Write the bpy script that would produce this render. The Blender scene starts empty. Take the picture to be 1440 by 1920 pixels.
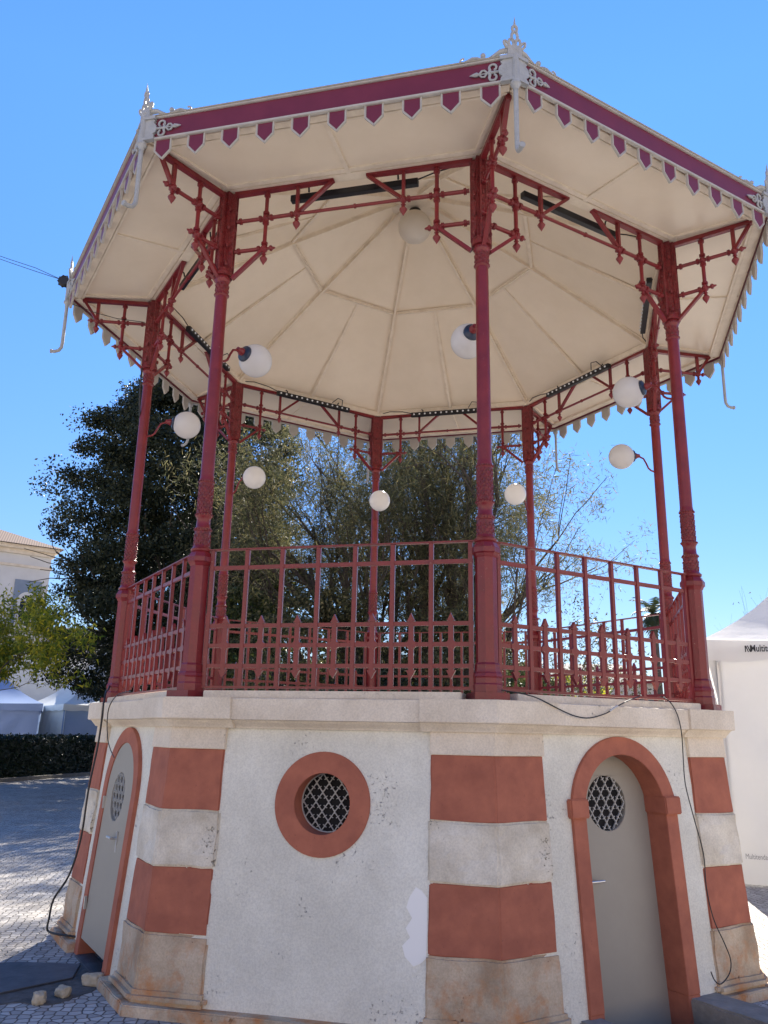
import bpy, bmesh, math, random
from math import sin, cos, pi, radians as rad
from mathutils import Vector, Matrix, noise
from mathutils.geometry import tessellate_polygon
random.seed(7)
SC = bpy.context.scene
COL = SC.collection

# ------------------------------------------------------------------ camera
CAM = Vector((-1.5843, -8.4933, 1.7)); YAW, PITCH, ROLL, FPX = rad(8.5583), rad(15.1539), rad(1.1482), 1538.2166
FW = Vector((sin(YAW)*cos(PITCH), cos(YAW)*cos(PITCH), sin(PITCH)))
RT0 = Vector((cos(YAW), -sin(YAW), 0)); UP0 = RT0.cross(FW)
RT = RT0*cos(ROLL)+UP0*sin(ROLL); UP = -RT0*sin(ROLL)+UP0*cos(ROLL)
cd = bpy.data.cameras.new('camera'); cam = bpy.data.objects.new('camera', cd); COL.objects.link(cam)
cam.matrix_world = Matrix(((RT.x, UP.x, -FW.x, CAM.x), (RT.y, UP.y, -FW.y, CAM.y), (RT.z, UP.z, -FW.z, CAM.z), (0, 0, 0, 1)))
cd.sensor_fit = 'VERTICAL'; cd.sensor_height = 24; cd.lens = FPX/1920*24; cd.clip_start = .05; cd.clip_end = 3000
SC.camera = cam
# ------------------------------------------------------------------ light
SUN_AZ, SUN_EL = rad(19.5), rad(37)
w = bpy.data.worlds.new('World'); SC.world = w; w.use_nodes = True
nt = w.node_tree; nt.nodes.clear()
sky = nt.nodes.new('ShaderNodeTexSky'); sky.sky_type = 'NISHITA'; sky.sun_disc = False
sky.sun_elevation = SUN_EL; sky.sun_rotation = SUN_AZ
sky.air_density = 1.0; sky.dust_density = 0.0; sky.ozone_density = 2.5; sky.altitude = 0
hs = nt.nodes.new('ShaderNodeHueSaturation'); hs.inputs['Saturation'].default_value = 1.22
bg = nt.nodes.new('ShaderNodeBackground'); bg.inputs[1].default_value = .085
# real skies darken less overhead than the model: even out the brightness with height
wtc = nt.nodes.new('ShaderNodeTexCoord'); wsx = nt.nodes.new('ShaderNodeSeparateXYZ'); wmr = nt.nodes.new('ShaderNodeMapRange')
wmr.inputs['From Min'].default_value = 0; wmr.inputs['From Max'].default_value = .65; wmr.inputs['To Min'].default_value = .45; wmr.inputs['To Max'].default_value = 1.15
wml = nt.nodes.new('ShaderNodeVectorMath'); wml.operation = 'SCALE'
nt.links.new(wtc.outputs['Generated'], wsx.inputs[0]); nt.links.new(wsx.outputs['Z'], wmr.inputs[0]); nt.links.new(hs.outputs[0], wml.inputs[0]); nt.links.new(wmr.outputs[0], wml.inputs['Scale'])
wo = nt.nodes.new('ShaderNodeOutputWorld')
tint = nt.nodes.new('ShaderNodeVectorMath'); tint.operation = 'MULTIPLY'; tint.inputs[1].default_value = (.97, .92, 1.02)
nt.links.new(sky.outputs[0], tint.inputs[0]); nt.links.new(tint.outputs[0], hs.inputs['Color']); # warm band added low behind the camera to brighten the shaded side
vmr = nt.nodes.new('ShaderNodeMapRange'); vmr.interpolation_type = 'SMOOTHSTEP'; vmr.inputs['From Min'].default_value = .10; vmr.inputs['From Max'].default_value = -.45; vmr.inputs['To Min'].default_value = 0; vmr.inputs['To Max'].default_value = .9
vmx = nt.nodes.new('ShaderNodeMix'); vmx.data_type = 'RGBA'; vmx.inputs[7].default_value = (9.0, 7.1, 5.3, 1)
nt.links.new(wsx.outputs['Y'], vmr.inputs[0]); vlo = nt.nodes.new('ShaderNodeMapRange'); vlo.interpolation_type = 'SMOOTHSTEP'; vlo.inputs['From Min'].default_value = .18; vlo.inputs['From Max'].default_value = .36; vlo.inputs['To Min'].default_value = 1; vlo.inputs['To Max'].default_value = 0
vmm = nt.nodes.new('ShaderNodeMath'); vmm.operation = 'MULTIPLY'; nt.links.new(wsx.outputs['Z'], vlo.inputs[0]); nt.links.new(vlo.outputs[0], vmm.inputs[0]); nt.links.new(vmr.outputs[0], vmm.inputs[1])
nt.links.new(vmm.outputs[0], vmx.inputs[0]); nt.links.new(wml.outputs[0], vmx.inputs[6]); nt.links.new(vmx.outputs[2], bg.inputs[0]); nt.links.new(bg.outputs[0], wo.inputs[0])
sl = bpy.data.lights.new('sun', 'SUN'); sl.energy = 5.0; sl.angle = rad(.53); sl.color = (1, .92, .80)
so = bpy.data.objects.new('sun', sl); COL.objects.link(so)
so.rotation_euler = Vector((sin(SUN_AZ)*cos(SUN_EL), cos(SUN_AZ)*cos(SUN_EL), sin(SUN_EL))).to_track_quat('Z', 'Y').to_euler()
SC.view_settings.view_transform = 'Standard'; SC.view_settings.look = 'None'; SC.view_settings.gamma = 1
SC.view_settings.exposure = 1.54
SC.render.engine = 'CYCLES'; SC.cycles.max_bounces = 10; SC.cycles.diffuse_bounces = 6; SC.cycles.transparent_max_bounces = 16

def ray(x, y): return FW+RT*((x-720)/FPX)+UP*((960-y)/FPX)
def at(x, y, D):
    v = ray(x, y); return CAM+v*(D/math.hypot(v.x, v.y))
PH = dict(BC=247.5, CD=292.5, DE=337.5, AB=202.5, HA=157.5, EF=22.5, FG=67.5, GH=112.5)
CA = dict(A=180, B=225, C=270, D=315, E=0, F=45, G=90, H=135)
def onface(f, ap, x, y, bat=0):
    a = rad(PH[f]); n = Vector((cos(a), sin(a), 0)); v = ray(x, y)
    return CAM+v*((ap+bat*(1.7-CAM.z)-n.dot(CAM))/(n.dot(v)+bat*v.z))

# ------------------------------------------------------------------ materials
def mat(name, col, rough=.7, var=None, vscale=4, bump=0, bscale=30, spec=.5, coat=0, metal=0, trans=0, build=None):
    m = bpy.data.materials.new(name); m.use_nodes = True; n = m.node_tree; N = n.nodes; L = n.links
    b = N['Principled BSDF']; b.inputs['Roughness'].default_value = rough; b.inputs['Base Color'].default_value = (*col, 1)
    b.inputs['Specular IOR Level'].default_value = spec; b.inputs['Coat Weight'].default_value = coat; b.inputs['Coat Roughness'].default_value = .15
    b.inputs['Metallic'].default_value = metal
    tc = N.new('ShaderNodeTexCoord'); m['tc'] = 1
    if var:
        t = N.new('ShaderNodeTexNoise'); t.inputs['Scale'].default_value = vscale; t.inputs['Detail'].default_value = 8; t.inputs['Roughness'].default_value = .65
        L.new(tc.outputs['Object'], t.inputs['Vector'])
        r = N.new('ShaderNodeValToRGB'); r.color_ramp.elements[0].position = .35; r.color_ramp.elements[1].position = .65
        r.color_ramp.elements[0].color = (*var, 1); r.color_ramp.elements[1].color = (*col, 1)
        L.new(t.outputs['Fac'], r.inputs[0]); L.new(r.outputs[0], b.inputs['Base Color'])
        rr = N.new('ShaderNodeMapRange'); rr.inputs['To Min'].default_value = max(.02, rough-.1); rr.inputs['To Max'].default_value = min(1, rough+.1)
        L.new(t.outputs['Fac'], rr.inputs[0]); L.new(rr.outputs[0], b.inputs['Roughness'])
    if bump:
        t2 = N.new('ShaderNodeTexNoise'); t2.inputs['Scale'].default_value = bscale; t2.inputs['Detail'].default_value = 6
        L.new(tc.outputs['Object'], t2.inputs['Vector'])
        bp = N.new('ShaderNodeBump'); bp.inputs['Strength'].default_value = bump; bp.inputs['Distance'].default_value = .02
        L.new(t2.outputs['Fac'], bp.inputs['Height']); L.new(bp.outputs[0], b.inputs['Normal'])
    if trans:
        tr = N.new('ShaderNodeBsdfTranslucent'); mx = N.new('ShaderNodeMixShader'); mx.inputs[0].default_value = trans
        if var: L.new(r.outputs[0], tr.inputs[0])
        else: tr.inputs[0].default_value = (*col, 1)
        L.new(b.outputs[0], mx.inputs[1]); L.new(tr.outputs[0], mx.inputs[2]); L.new(mx.outputs[0], N['Material Output'].inputs[0])
    if build: build(n, b, tc)
    return m

def stucco_build(holes, stain=None, base=(.7, .7, .68), dark=(.55, .55, .52), pit=(.44, .42, .39)):
    def f(n, b, tc):
        N = n.nodes; L = n.links
        def noise_(s, d=8, r=.6, off=0):
            t = N.new('ShaderNodeTexNoise'); t.inputs['Scale'].default_value = s; t.inputs['Detail'].default_value = d; t.inputs['Roughness'].default_value = r
            mp = N.new('ShaderNodeMapping'); mp.inputs['Location'].default_value = (off, off*.7, off*1.3)
            L.new(tc.outputs['Object'], mp.inputs['Vector']); L.new(mp.outputs[0], t.inputs['Vector']); return t
        def ramp(src, p0, p1, c0, c1):
            r = N.new('ShaderNodeValToRGB'); e = r.color_ramp.elements; e[0].position = p0; e[1].position = p1; e[0].color = (*c0, 1); e[1].color = (*c1, 1)
            L.new(src, r.inputs[0]); return r
        a = ramp(noise_(3.0).outputs['Fac'], .35, .62, dark, base)
        # pits: fine noise gated by a patchy one
        p = noise_(42, 5, .7, 3); g = noise_(2.6, 3, .5, 9)
        gm = N.new('ShaderNodeMapRange'); gm.inputs['From Min'].default_value = .42; gm.inputs['From Max'].default_value = .7; gm.inputs['To Min'].default_value = -.1; gm.inputs['To Max'].default_value = .085*holes
        L.new(g.outputs['Fac'], gm.inputs[0])
        ad = N.new('ShaderNodeMath'); ad.operation = 'ADD'; L.new(p.outputs['Fac'], ad.inputs[0]); L.new(gm.outputs[0], ad.inputs[1])
        pm = ramp(ad.outputs[0], .665, .70, (0, 0, 0), (1, 1, 1))
        mx = N.new('ShaderNodeMix'); mx.data_type = 'RGBA'; L.new(pm.outputs[0], mx.inputs[0]); L.new(a.outputs[0], mx.inputs[6]); mx.inputs[7].default_value = (*pit, 1)
        fm = ramp(noise_(75, 3, .7, 13).outputs['Fac'], .38, .60, (.86, .86, .86), (1, 1, 1)); st = ramp(noise_(1.1, 6, .65, 17).outputs['Fac'], .40, .62, (.90, .89, .87), (1, 1, 1))
        mf = N.new('ShaderNodeMix'); mf.data_type = 'RGBA'; mf.blend_type = 'MULTIPLY'; mf.inputs[0].default_value = 1; L.new(fm.outputs[0], mf.inputs[6]); L.new(st.outputs[0], mf.inputs[7])
        mg = N.new('ShaderNodeMix'); mg.data_type = 'RGBA'; mg.blend_type = 'MULTIPLY'; mg.inputs[0].default_value = 1; L.new(mx.outputs[2], mg.inputs[6]); L.new(mf.outputs[2], mg.inputs[7]); mx = mg
        last = mx.outputs[2]
        if stain:
            s = ramp(noise_(4.5, 7, .7, 21).outputs['Fac'], .46, .66, (0, 0, 0), (1, 1, 1))
            sx = N.new('ShaderNodeSeparateXYZ'); L.new(tc.outputs['Object'], sx.inputs[0])
            zr = N.new('ShaderNodeMapRange'); zr.inputs['From Min'].default_value = .55; zr.inputs['From Max'].default_value = .05; L.new(sx.outputs['Z'], zr.inputs[0])
            mm = N.new('ShaderNodeMath'); mm.operation = 'MULTIPLY'; L.new(s.outputs[0], mm.inputs[0]); L.new(zr.outputs[0], mm.inputs[1])
            m2 = N.new('ShaderNodeMix'); m2.data_type = 'RGBA'; L.new(mm.outputs[0], m2.inputs[0]); L.new(last, m2.inputs[6]); m2.inputs[7].default_value = (*stain, 1); last = m2.outputs[2]
        L.new(last, b.inputs['Base Color'])
        fb = noise_(28, 8, .65, 5)
        h = N.new('ShaderNodeMath'); h.operation = 'SUBTRACT'; L.new(fb.outputs['Fac'], h.inputs[0]); L.new(pm.outputs[0], h.inputs[1])
        bp = N.new('ShaderNodeBump'); bp.inputs['Strength'].default_value = .75; bp.inputs['Distance'].default_value = .010
        L.new(h.outputs[0], bp.inputs['Height']); L.new(bp.outputs[0], b.inputs['Normal'])
    return f

def paving_build(n, b, tc):
    N = n.nodes; L = n.links
    wv = N.new('ShaderNodeTexNoise'); wv.inputs['Scale'].default_value = .5
    L.new(tc.outputs['Object'], wv.inputs['Vector'])
    mixv = N.new('ShaderNodeVectorMath'); mixv.operation = 'MULTIPLY_ADD'; L.new(wv.outputs['Color'], mixv.inputs[0]); mixv.inputs[1].default_value = (.25, .25, 0); L.new(tc.outputs['Object'], mixv.inputs[2])
    v = N.new('ShaderNodeTexVoronoi'); v.feature = 'DISTANCE_TO_EDGE'; v.inputs['Scale'].default_value = 13.5; v.inputs['Randomness'].default_value = .55; v.voronoi_dimensions = '2D'
    v2 = N.new('ShaderNodeTexVoronoi'); v2.feature = 'F1'; v2.inputs['Scale'].default_value = 13.5; v2.inputs['Randomness'].default_value = .55; v2.voronoi_dimensions = '2D'
    for q in (v, v2): L.new(mixv.outputs[0], q.inputs['Vector'])
    r = N.new('ShaderNodeValToRGB'); e = r.color_ramp.elements; e[0].position = .03; e[1].position = .09; e[0].color = (0, 0, 0, 1); e[1].color = (1, 1, 1, 1); L.new(v.outputs['Distance'], r.inputs[0])
    sp = N.new('ShaderNodeSeparateColor'); L.new(v2.outputs['Color'], sp.inputs[0])
    st = N.new('ShaderNodeValToRGB'); e = st.color_ramp.elements; e[0].color = (.36, .34, .32, 1); e[1].color = (.6, .57, .53, 1); L.new(sp.outputs[0], st.inputs[0])
    dn = N.new('ShaderNodeTexNoise'); dn.inputs['Scale'].default_value = 1.1; dn.inputs['Detail'].default_value = 9; L.new(tc.outputs['Object'], dn.inputs['Vector'])
    dr = N.new('ShaderNodeValToRGB'); e = dr.color_ramp.elements; e[0].position = .3; e[1].position = .7; e[0].color = (.7, .68, .66, 1); e[1].color = (1, 1, 1, 1); L.new(dn.outputs['Fac'], dr.inputs[0])
    mu = N.new('ShaderNodeMix'); mu.data_type = 'RGBA'; mu.blend_type = 'MULTIPLY'; mu.inputs[0].default_value = 1; L.new(st.outputs[0], mu.inputs[6]); L.new(dr.outputs[0], mu.inputs[7])
    mx = N.new('ShaderNodeMix'); mx.data_type = 'RGBA'; L.new(r.outputs[0], mx.inputs[0]); mx.inputs[6].default_value = (.13, .115, .10, 1); L.new(mu.outputs[2], mx.inputs[7])
    L.new(mx.outputs[2], b.inputs['Base Color'])
    fn = N.new('ShaderNodeTexNoise'); fn.inputs['Scale'].default_value = 40; fn.inputs['Detail'].default_value = 5; L.new(tc.outputs['Object'], fn.inputs['Vector'])
    ad = N.new('ShaderNodeMath'); ad.operation = 'MULTIPLY_ADD'; L.new(fn.outputs['Fac'], ad.inputs[0]); ad.inputs[1].default_value = .4; L.new(r.outputs[0], ad.inputs[2])
    bp = N.new('ShaderNodeBump'); bp.inputs['Strength'].default_value = .8; bp.inputs['Distance'].default_value = .015; L.new(ad.outputs[0], bp.inputs['Height']); L.new(bp.outputs[0], b.inputs['Normal'])

def leaf_mat(name, c0, c1, c2, rough=.45, trans=.3, spec=.5):
    def f(n, b, tc):
        N = n.nodes; L = n.links
        g = N.new('ShaderNodeNewGeometry'); r = N.new('ShaderNodeValToRGB'); r.color_ramp.elements[0].color = (*c0, 1); r.color_ramp.elements[1].color = (*c2, 1)
        e = r.color_ramp.elements.new(.6); e.color = (*c1, 1)
        L.new(g.outputs['Random Per Island'], r.inputs[0]); L.new(r.outputs[0], b.inputs['Base Color'])
        tr = N.new('ShaderNodeBsdfTranslucent'); L.new(r.outputs[0], tr.inputs[0]); mx = N.new('ShaderNodeMixShader'); mx.inputs[0].default_value = trans
        L.new(b.outputs[0], mx.inputs[1]); L.new(tr.outputs[0], mx.inputs[2]); L.new(mx.outputs[0], N['Material Output'].inputs[0])
    return mat(name, c1, rough, spec=spec, build=f)

def stripe_build(scale, c0, c1, axis='Z', dirw='BANDS'):
    def f(n, b, tc):
        N = n.nodes; L = n.links
        wv = N.new('ShaderNodeTexWave'); wv.bands_direction = axis; wv.inputs['Scale'].default_value = scale; wv.inputs['Distortion'].default_value = .4
        L.new(tc.outputs['Object'], wv.inputs['Vector']); r = N.new('ShaderNodeValToRGB'); r.color_ramp.elements[0].color = (*c0, 1); r.color_ramp.elements[1].color = (*c1, 1)
        L.new(wv.outputs['Fac'], r.inputs[0]); L.new(r.outputs[0], b.inputs['Base Color'])
    return f

M = {}
M['maroon'] = mat('maroon_gloss_paint', (.22, .019, .023), .32, var=(.165, .013, .018), vscale=7, bump=.15, bscale=60, spec=.45, coat=.08)
def chips(m, col=(.30, .16, .13)):
    n = m.node_tree; N = n.nodes; L = n.links; b = N['Principled BSDF']; src = b.inputs['Base Color'].links[0].from_socket
    tc = N.new('ShaderNodeTexCoord'); t = N.new('ShaderNodeTexNoise'); t.inputs['Scale'].default_value = 38; t.inputs['Detail'].default_value = 4; t.inputs['Roughness'].default_value = .75; L.new(tc.outputs['Object'], t.inputs['Vector'])
    r = N.new('ShaderNodeValToRGB'); r.color_ramp.elements[0].position = .66; r.color_ramp.elements[1].position = .70; L.new(t.outputs['Fac'], r.inputs[0])
    mx = N.new('ShaderNodeMix'); mx.data_type = 'RGBA'; L.new(r.outputs[0], mx.inputs[0]); L.new(src, mx.inputs[6]); mx.inputs[7].default_value = (*col, 1); L.new(mx.outputs[2], b.inputs['Base Color'])
chips(M['maroon'])
M['maroon_cast'] = mat('maroon_cast_iron_paint', (.22, .020, .023), .38, var=(.12, .009, .012), vscale=25, bump=.8, bscale=45, coat=.1)
M['fascia'] = mat('fascia_maroon_paint', (.18, .026, .050), .42, var=(.15, .022, .042), vscale=3, bump=.05, bscale=20, spec=.4)
M['trim'] = mat('grey_cream_trim_paint', (.50, .47, .42), .55, var=(.42, .40, .36), vscale=9, bump=.15)
M['zinc'] = mat('pale_grey_cast_paint', (.42, .43, .43), .5, var=(.33, .34, .34), vscale=14, bump=.3, bscale=40)
M['cream'] = mat('cream_soffit_paint', (.84, .73, .57), .40, var=(.79, .68, .52), vscale=2.2, bump=.06, bscale=5, coat=.1)
M['creamrib'] = mat('cream_rib_paint', (.84, .74, .59), .5, var=(.72, .62, .48), vscale=9, bump=.1)
M['rooftop'] = mat('grey_roof_sheet', (.22, .22, .24), .5, var=(.16, .16, .17))
M['stucco'] = mat('white_lime_stucco', (.7, .7, .68), .9, build=stucco_build(1.1, base=(.88, .86, .75), dark=(.78, .76, .66)))
M['whitestone'] = mat('whitewashed_rough_stone', (.6, .57, .5), .92, build=stucco_build(1.5, base=(.85, .79, .66), dark=(.60, .53, .41), pit=(.32, .28, .2)))
M['footstone'] = mat('stained_limestone', (.5, .42, .32), .92, build=stucco_build(1.4, stain=(.50, .22, .08), base=(.70, .58, .43), dark=(.40, .30, .20), pit=(.16, .11, .07)))
M['cornice'] = mat('smooth_cream_limestone', (.6, .56, .48), .85, build=stucco_build(.65, base=(.87, .77, .62), dark=(.74, .64, .50), pit=(.36, .32, .25)))
M['terra'] = mat('terracotta_wall_paint', (.44, .145, .083), .8, var=(.32, .098, .058), vscale=5, bump=.25, bscale=18)
chips(M['terra'], (.24, .075, .05))
M['door'] = mat('olive_grey_door_paint', (.34, .315, .26), .5, var=(.31, .285, .235), vscale=2, bump=.03)
M['grille'] = mat('pale_grille_metal', (.45, .45, .42), .5)
M['black'] = mat('matt_black_plastic', (.012, .012, .014), .45)
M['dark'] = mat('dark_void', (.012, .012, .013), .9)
M['steel'] = mat('brushed_steel', (.6, .6, .6), .3, metal=1)
M['lens'] = mat('clear_led_lens', (.75, .78, .8), .1)
M['globe'] = mat('opal_glass', (.82, .81, .80), .12, trans=.45)
M['navy'] = mat('dark_navy_socket', (.02, .035, .07), .35)
M['concrete'] = mat('rough_concrete', (.30, .28, .25), .9, var=(.20, .19, .17), vscale=6, bump=.6, bscale=25)
M['plate'] = mat('dark_steel_plate', (.11, .11, .12), .6, var=(.045, .045, .05), vscale=5, bump=.2)
M['rock'] = mat('pale_limestone_chunk', (.55, .48, .36), .9, var=(.38, .32, .22), vscale=12, bump=.8, bscale=20)
M['paving'] = mat('limestone_sett_paving', (.5, .48, .45), .8, build=paving_build)
M['floor'] = mat('worn_floor_concrete', (.50, .45, .38), .8, var=(.40, .36, .30), vscale=3, bump=.1)
M['cable'] = mat('black_cable_rubber', (.015, .015, .017), .5)
M['cablegrey'] = mat('grey_tape', (.5, .5, .5), .4)
M['bark'] = mat('grey_brown_bark', (.10, .08, .065), .95, var=(.05, .04, .035), vscale=8, bump=.8, bscale=14)
M['leafdark'] = leaf_mat('dark_broad_leaf', (.014, .022, .014), (.028, .040, .022), (.07, .075, .035), .55, .22, .25)
M['leaffine'] = leaf_mat('feathery_needle_leaf', (.05, .058, .030), (.125, .13, .06), (.25, .21, .10), .65, .5)
M['leafyellow'] = leaf_mat('yellow_green_leaf', (.10, .17, .02), (.32, .34, .03), (.72, .58, .04), .5, .6)
M['leafmid'] = leaf_mat('mid_green_leaf', (.03, .05, .015), (.06, .085, .025), (.16, .16, .04), .45, .35)
M['hedgeleaf'] = leaf_mat('hedge_leaf', (.006, .016, .008), (.010, .026, .012), (.02, .042, .018), .5, .12)
M['leafbrown'] = leaf_mat('sparse_olive_leaf', (.05, .05, .03), (.09, .09, .04), (.16, .13, .05), .5, .3)
M['palmleaf'] = leaf_mat('palm_frond_leaf', (.03, .05, .02), (.05, .07, .03), (.08, .09, .04), .5, .2)
M['churchwall'] = mat('off_white_render', (.66, .65, .62), .9, var=(.58, .57, .54), vscale=.6, bump=.1, bscale=4)
M['bluepanel'] = mat('grey_blue_render', (.24, .29, .36), .9, var=(.20, .25, .32), vscale=1)
M['tile'] = mat('clay_roof_tile', (.25, .14, .09), .9, build=stripe_build(2.2, (.07, .045, .035), (.20, .13, .10), 'X'))
M['glass'] = mat('dark_window_glass', (.03, .04, .05), .1)
M['tentwhite'] = mat('white_pvc_canvas', (.84, .84, .83), .5, var=(.79, .79, .78), vscale=.8, bump=.6, bscale=2.2, trans=.45)
M['tentshade'] = mat('blue_shaded_canvas', (.34, .46, .70), .55, var=(.30, .42, .65), vscale=.7, bump=.3, bscale=2, trans=.15)  # canvas with the blue of open shade put into its colour
M['tentgrey'] = mat('off_white_canvas', (.76, .78, .75), .6, var=(.68, .70, .68), vscale=.6, bump=.1, trans=.15)
M['alu'] = mat('tent_pole_aluminium', (.6, .6, .6), .4, metal=.6)
M['ink'] = mat('black_print', (.03, .03, .035), .6)
M['greyink'] = mat('grey_print', (.28, .28, .29), .6)
M['darkroof'] = mat('slate_grey_roof', (.10, .10, .11), .8, var=(.07, .07, .08))

# ------------------------------------------------------------------ mesh builder
class MB:
    def __init__(s): s.v = []; s.f = []; s.m = []
    def add(s, vs, fs, mi=0):
        o = len(s.v); s.v += [tuple(x) for x in vs]; s.f += [tuple(i+o for i in f) for f in fs]; s.m += [mi]*len(fs)
    def box(s, c, sz, R=None, mi=0):
        c = Vector(c); vs = []
        for x in (-.5, .5):
            for y in (-.5, .5):
                for z in (-.5, .5):
                    p = Vector((x*sz[0], y*sz[1], z*sz[2]))
                    if R: p = R @ p
                    vs.append(c+p)
        s.add(vs, [(0, 1, 3, 2), (4, 6, 7, 5), (0, 4, 5, 1), (2, 3, 7, 6), (0, 2, 6, 4), (1, 5, 7, 3)], mi)
    def bar(s, p, q, wx, wy, up=(0, 0, 1), mi=0):
        p, q = Vector(p), Vector(q); d = (q-p); L = d.length; d.normalize(); up = Vector(up)
        a = d.cross(up)
        if a.length < 1e-3: a = d.cross(Vector((1, 0, 0)))
        a.normalize(); b = a.cross(d); R = Matrix((a, d, b)).transposed()
        s.box((p+q)/2, (wx, L, wy), R, mi)
    def tube(s, pts, r, n=8, mi=0, cap=True):
        pts = [Vector(p) for p in pts]; rs = r if isinstance(r, (list, tuple)) else [r]*len(pts)
        vs = []; ref = None
        for i, p in enumerate(pts):
            d = (pts[min(i+1, len(pts)-1)]-pts[max(i-1, 0)])
            if d.length < 1e-9: d = Vector((0, 0, 1))
            d.normalize()
            if ref is None: ref = d.orthogonal().normalized()
            a = (ref-d*ref.dot(d))
            if a.length < 1e-4: a = d.orthogonal()
            a.normalize(); ref = a; b = d.cross(a)
            for k in range(n): t = 2*pi*k/n; vs.append(p+(a*cos(t)+b*sin(t))*rs[i])
        fs = [(i*n+k, i*n+(k+1) % n, (i+1)*n+(k+1) % n, (i+1)*n+k) for i in range(len(pts)-1) for k in range(n)]
        if cap: fs += [tuple(range(n))[::-1], tuple((len(pts)-1)*n+k for k in range(n))]
        s.add(vs, fs, mi)
    def lathe(s, prof, c=(0, 0, 0), n=16, axis=(0, 0, 1), ph=0, mi=0, sq=0):
        """prof = [(r, h)]"""
        c = Vector(c); ax = Vector(axis).normalized()
        a = Vector((1, 0, 0)) if abs(ax.z) > .99 else ax.orthogonal().normalized(); b = ax.cross(a)
        vs = []
        for r, h in prof:
            for k in range(n): t = 2*pi*k/n+ph; vs.append(c+ax*h+(a*cos(t)+b*sin(t))*max(r, 1e-4))
        m = len(prof)
        fs = [(i*n+k, i*n+(k+1) % n, (i+1)*n+(k+1) % n, (i+1)*n+k) for i in range(m-1) for k in range(n)]
        fs += [tuple(range(n))[::-1], tuple((m-1)*n+k for k in range(n))]
        s.add(vs, fs, mi)
    def sphere(s, c, r, nu=20, nv=12, mi=0, sc=(1, 1, 1)):
        c = Vector(c); vs = []
        for i in range(nv+1):
            th = pi*i/nv
            for k in range(nu): t = 2*pi*k/nu; vs.append(c+Vector((r*sc[0]*max(sin(th), 1e-3)*cos(t), r*sc[1]*max(sin(th), 1e-3)*sin(t), r*sc[2]*cos(th))))
        s.add(vs, [(i*nu+k, (i+1)*nu+k, (i+1)*nu+(k+1) % nu, i*nu+(k+1) % nu) for i in range(nv) for k in range(nu)], mi)
    def prism(s, outer, holes, f0, f1, mi=0, rmi=None):
        """2D loops -> solid between maps f0 (front) and f1 (back)"""
        loops = [outer]+list(holes)
        tri = tessellate_polygon([[Vector((x, y, 0)) for x, y in l] for l in loops])
        flat = [p for l in loops for p in l]; n = len(flat)
        s.add([f0(*p) for p in flat]+[f1(*p) for p in flat], [tuple(t) for t in tri]+[tuple(i+n for i in t[::-1]) for t in tri], mi)
        o = len(s.v)-2*n; st = 0
        for l in loops:
            k = len(l)
            for i in range(k):
                s.f.append((o+st+i, o+st+(i+1) % k, o+n+st+(i+1) % k, o+n+st+i)); s.m.append(mi if rmi is None else rmi)
            st += k
    def build(s, name, mats, parent=None, bevel=0, smooth=None, rough=0, sub=0, rot=0, loc=(0, 0, 0)):
        me = bpy.data.meshes.new(name); me.from_pydata(s.v, [], s.f)
        if not isinstance(mats, (list, tuple)): mats = [mats]
        for m in mats: me.materials.append(M[m] if isinstance(m, str) else m)
        me.polygons.foreach_set('material_index', s.m)
        bm = bmesh.new(); bm.from_mesh(me); bmesh.ops.remove_doubles(bm, verts=bm.verts, dist=1e-5)
        bmesh.ops.recalc_face_normals(bm, faces=bm.faces)
        if bevel:
            es = [e for e in bm.edges if len(e.link_faces) == 2 and e.calc_face_angle(0) > .4]
            bmesh.ops.bevel(bm, geom=es, offset=bevel, segments=2, affect='EDGES', clamp_overlap=True)
        if sub:
            bmesh.ops.subdivide_edges(bm, edges=[e for e in bm.edges if e.calc_length() > .05], cuts=sub, use_grid_fill=True)
        if rough:
            for v in bm.verts:
                q = v.co*7
                v.co += Vector((noise.noise(q), noise.noise(q+Vector((9, 3, 1))), noise.noise(q+Vector((2, 8, 5)))*.8))*rough
        bm.to_mesh(me); bm.free()
        if smooth is not None:
            me.shade_smooth(); me.set_sharp_from_angle(angle=rad(smooth))
        o = bpy.data.objects.new(name, me); COL.objects.link(o)
        if parent: o.parent = parent
        o.rotation_euler.z = rot; o.location = loc
        return o

def raw(name, verts, faces, mats, parent=None, mi=None):
    me = bpy.data.meshes.new(name); me.from_pydata(verts, [], faces)
    for m in (mats if isinstance(mats, (list, tuple)) else [mats]): me.materials.append(M[m])
    o = bpy.data.objects.new(name, me); COL.objects.link(o)
    if parent: o.parent = parent
    return o
def empty(name, loc=(0, 0, 0), rz=0):
    o = bpy.data.objects.new(name, None); COL.objects.link(o); o.location = loc; o.rotation_euler.z = rz; o.empty_display_size = .2
    return o
def tag(o, label, cat, group=None, kind=None):
    o['label'] = label; o['category'] = cat
    if group: o['group'] = group
    if kind: o['kind'] = kind
    return o
def struct(o): o['kind'] = 'structure'; return o
def kids(o, pool): return [c for c in pool if c.parent == o]
def copy_tree(o, parent=None, rot=None, loc=None):
    pool = list(COL.objects)
    def rec(o, p):
        c = o.copy(); COL.objects.link(c); c.parent = p
        for ch in [k for k in pool if k.parent == o]: rec(ch, c)
        return c
    c = rec(o, parent if parent else o.parent)
    if rot is not None: c.rotation_euler.z = rot
    if loc is not None: c.location = loc
    return c
def around(o, angles, first):
    """o was built for local angle 0; turn it to the first corner/face and copy it to the others"""
    o.rotation_euler.z = rad(first)
    return {first: o, **{a: copy_tree(o, rot=rad(a)) for a in angles if a != first}}

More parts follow.
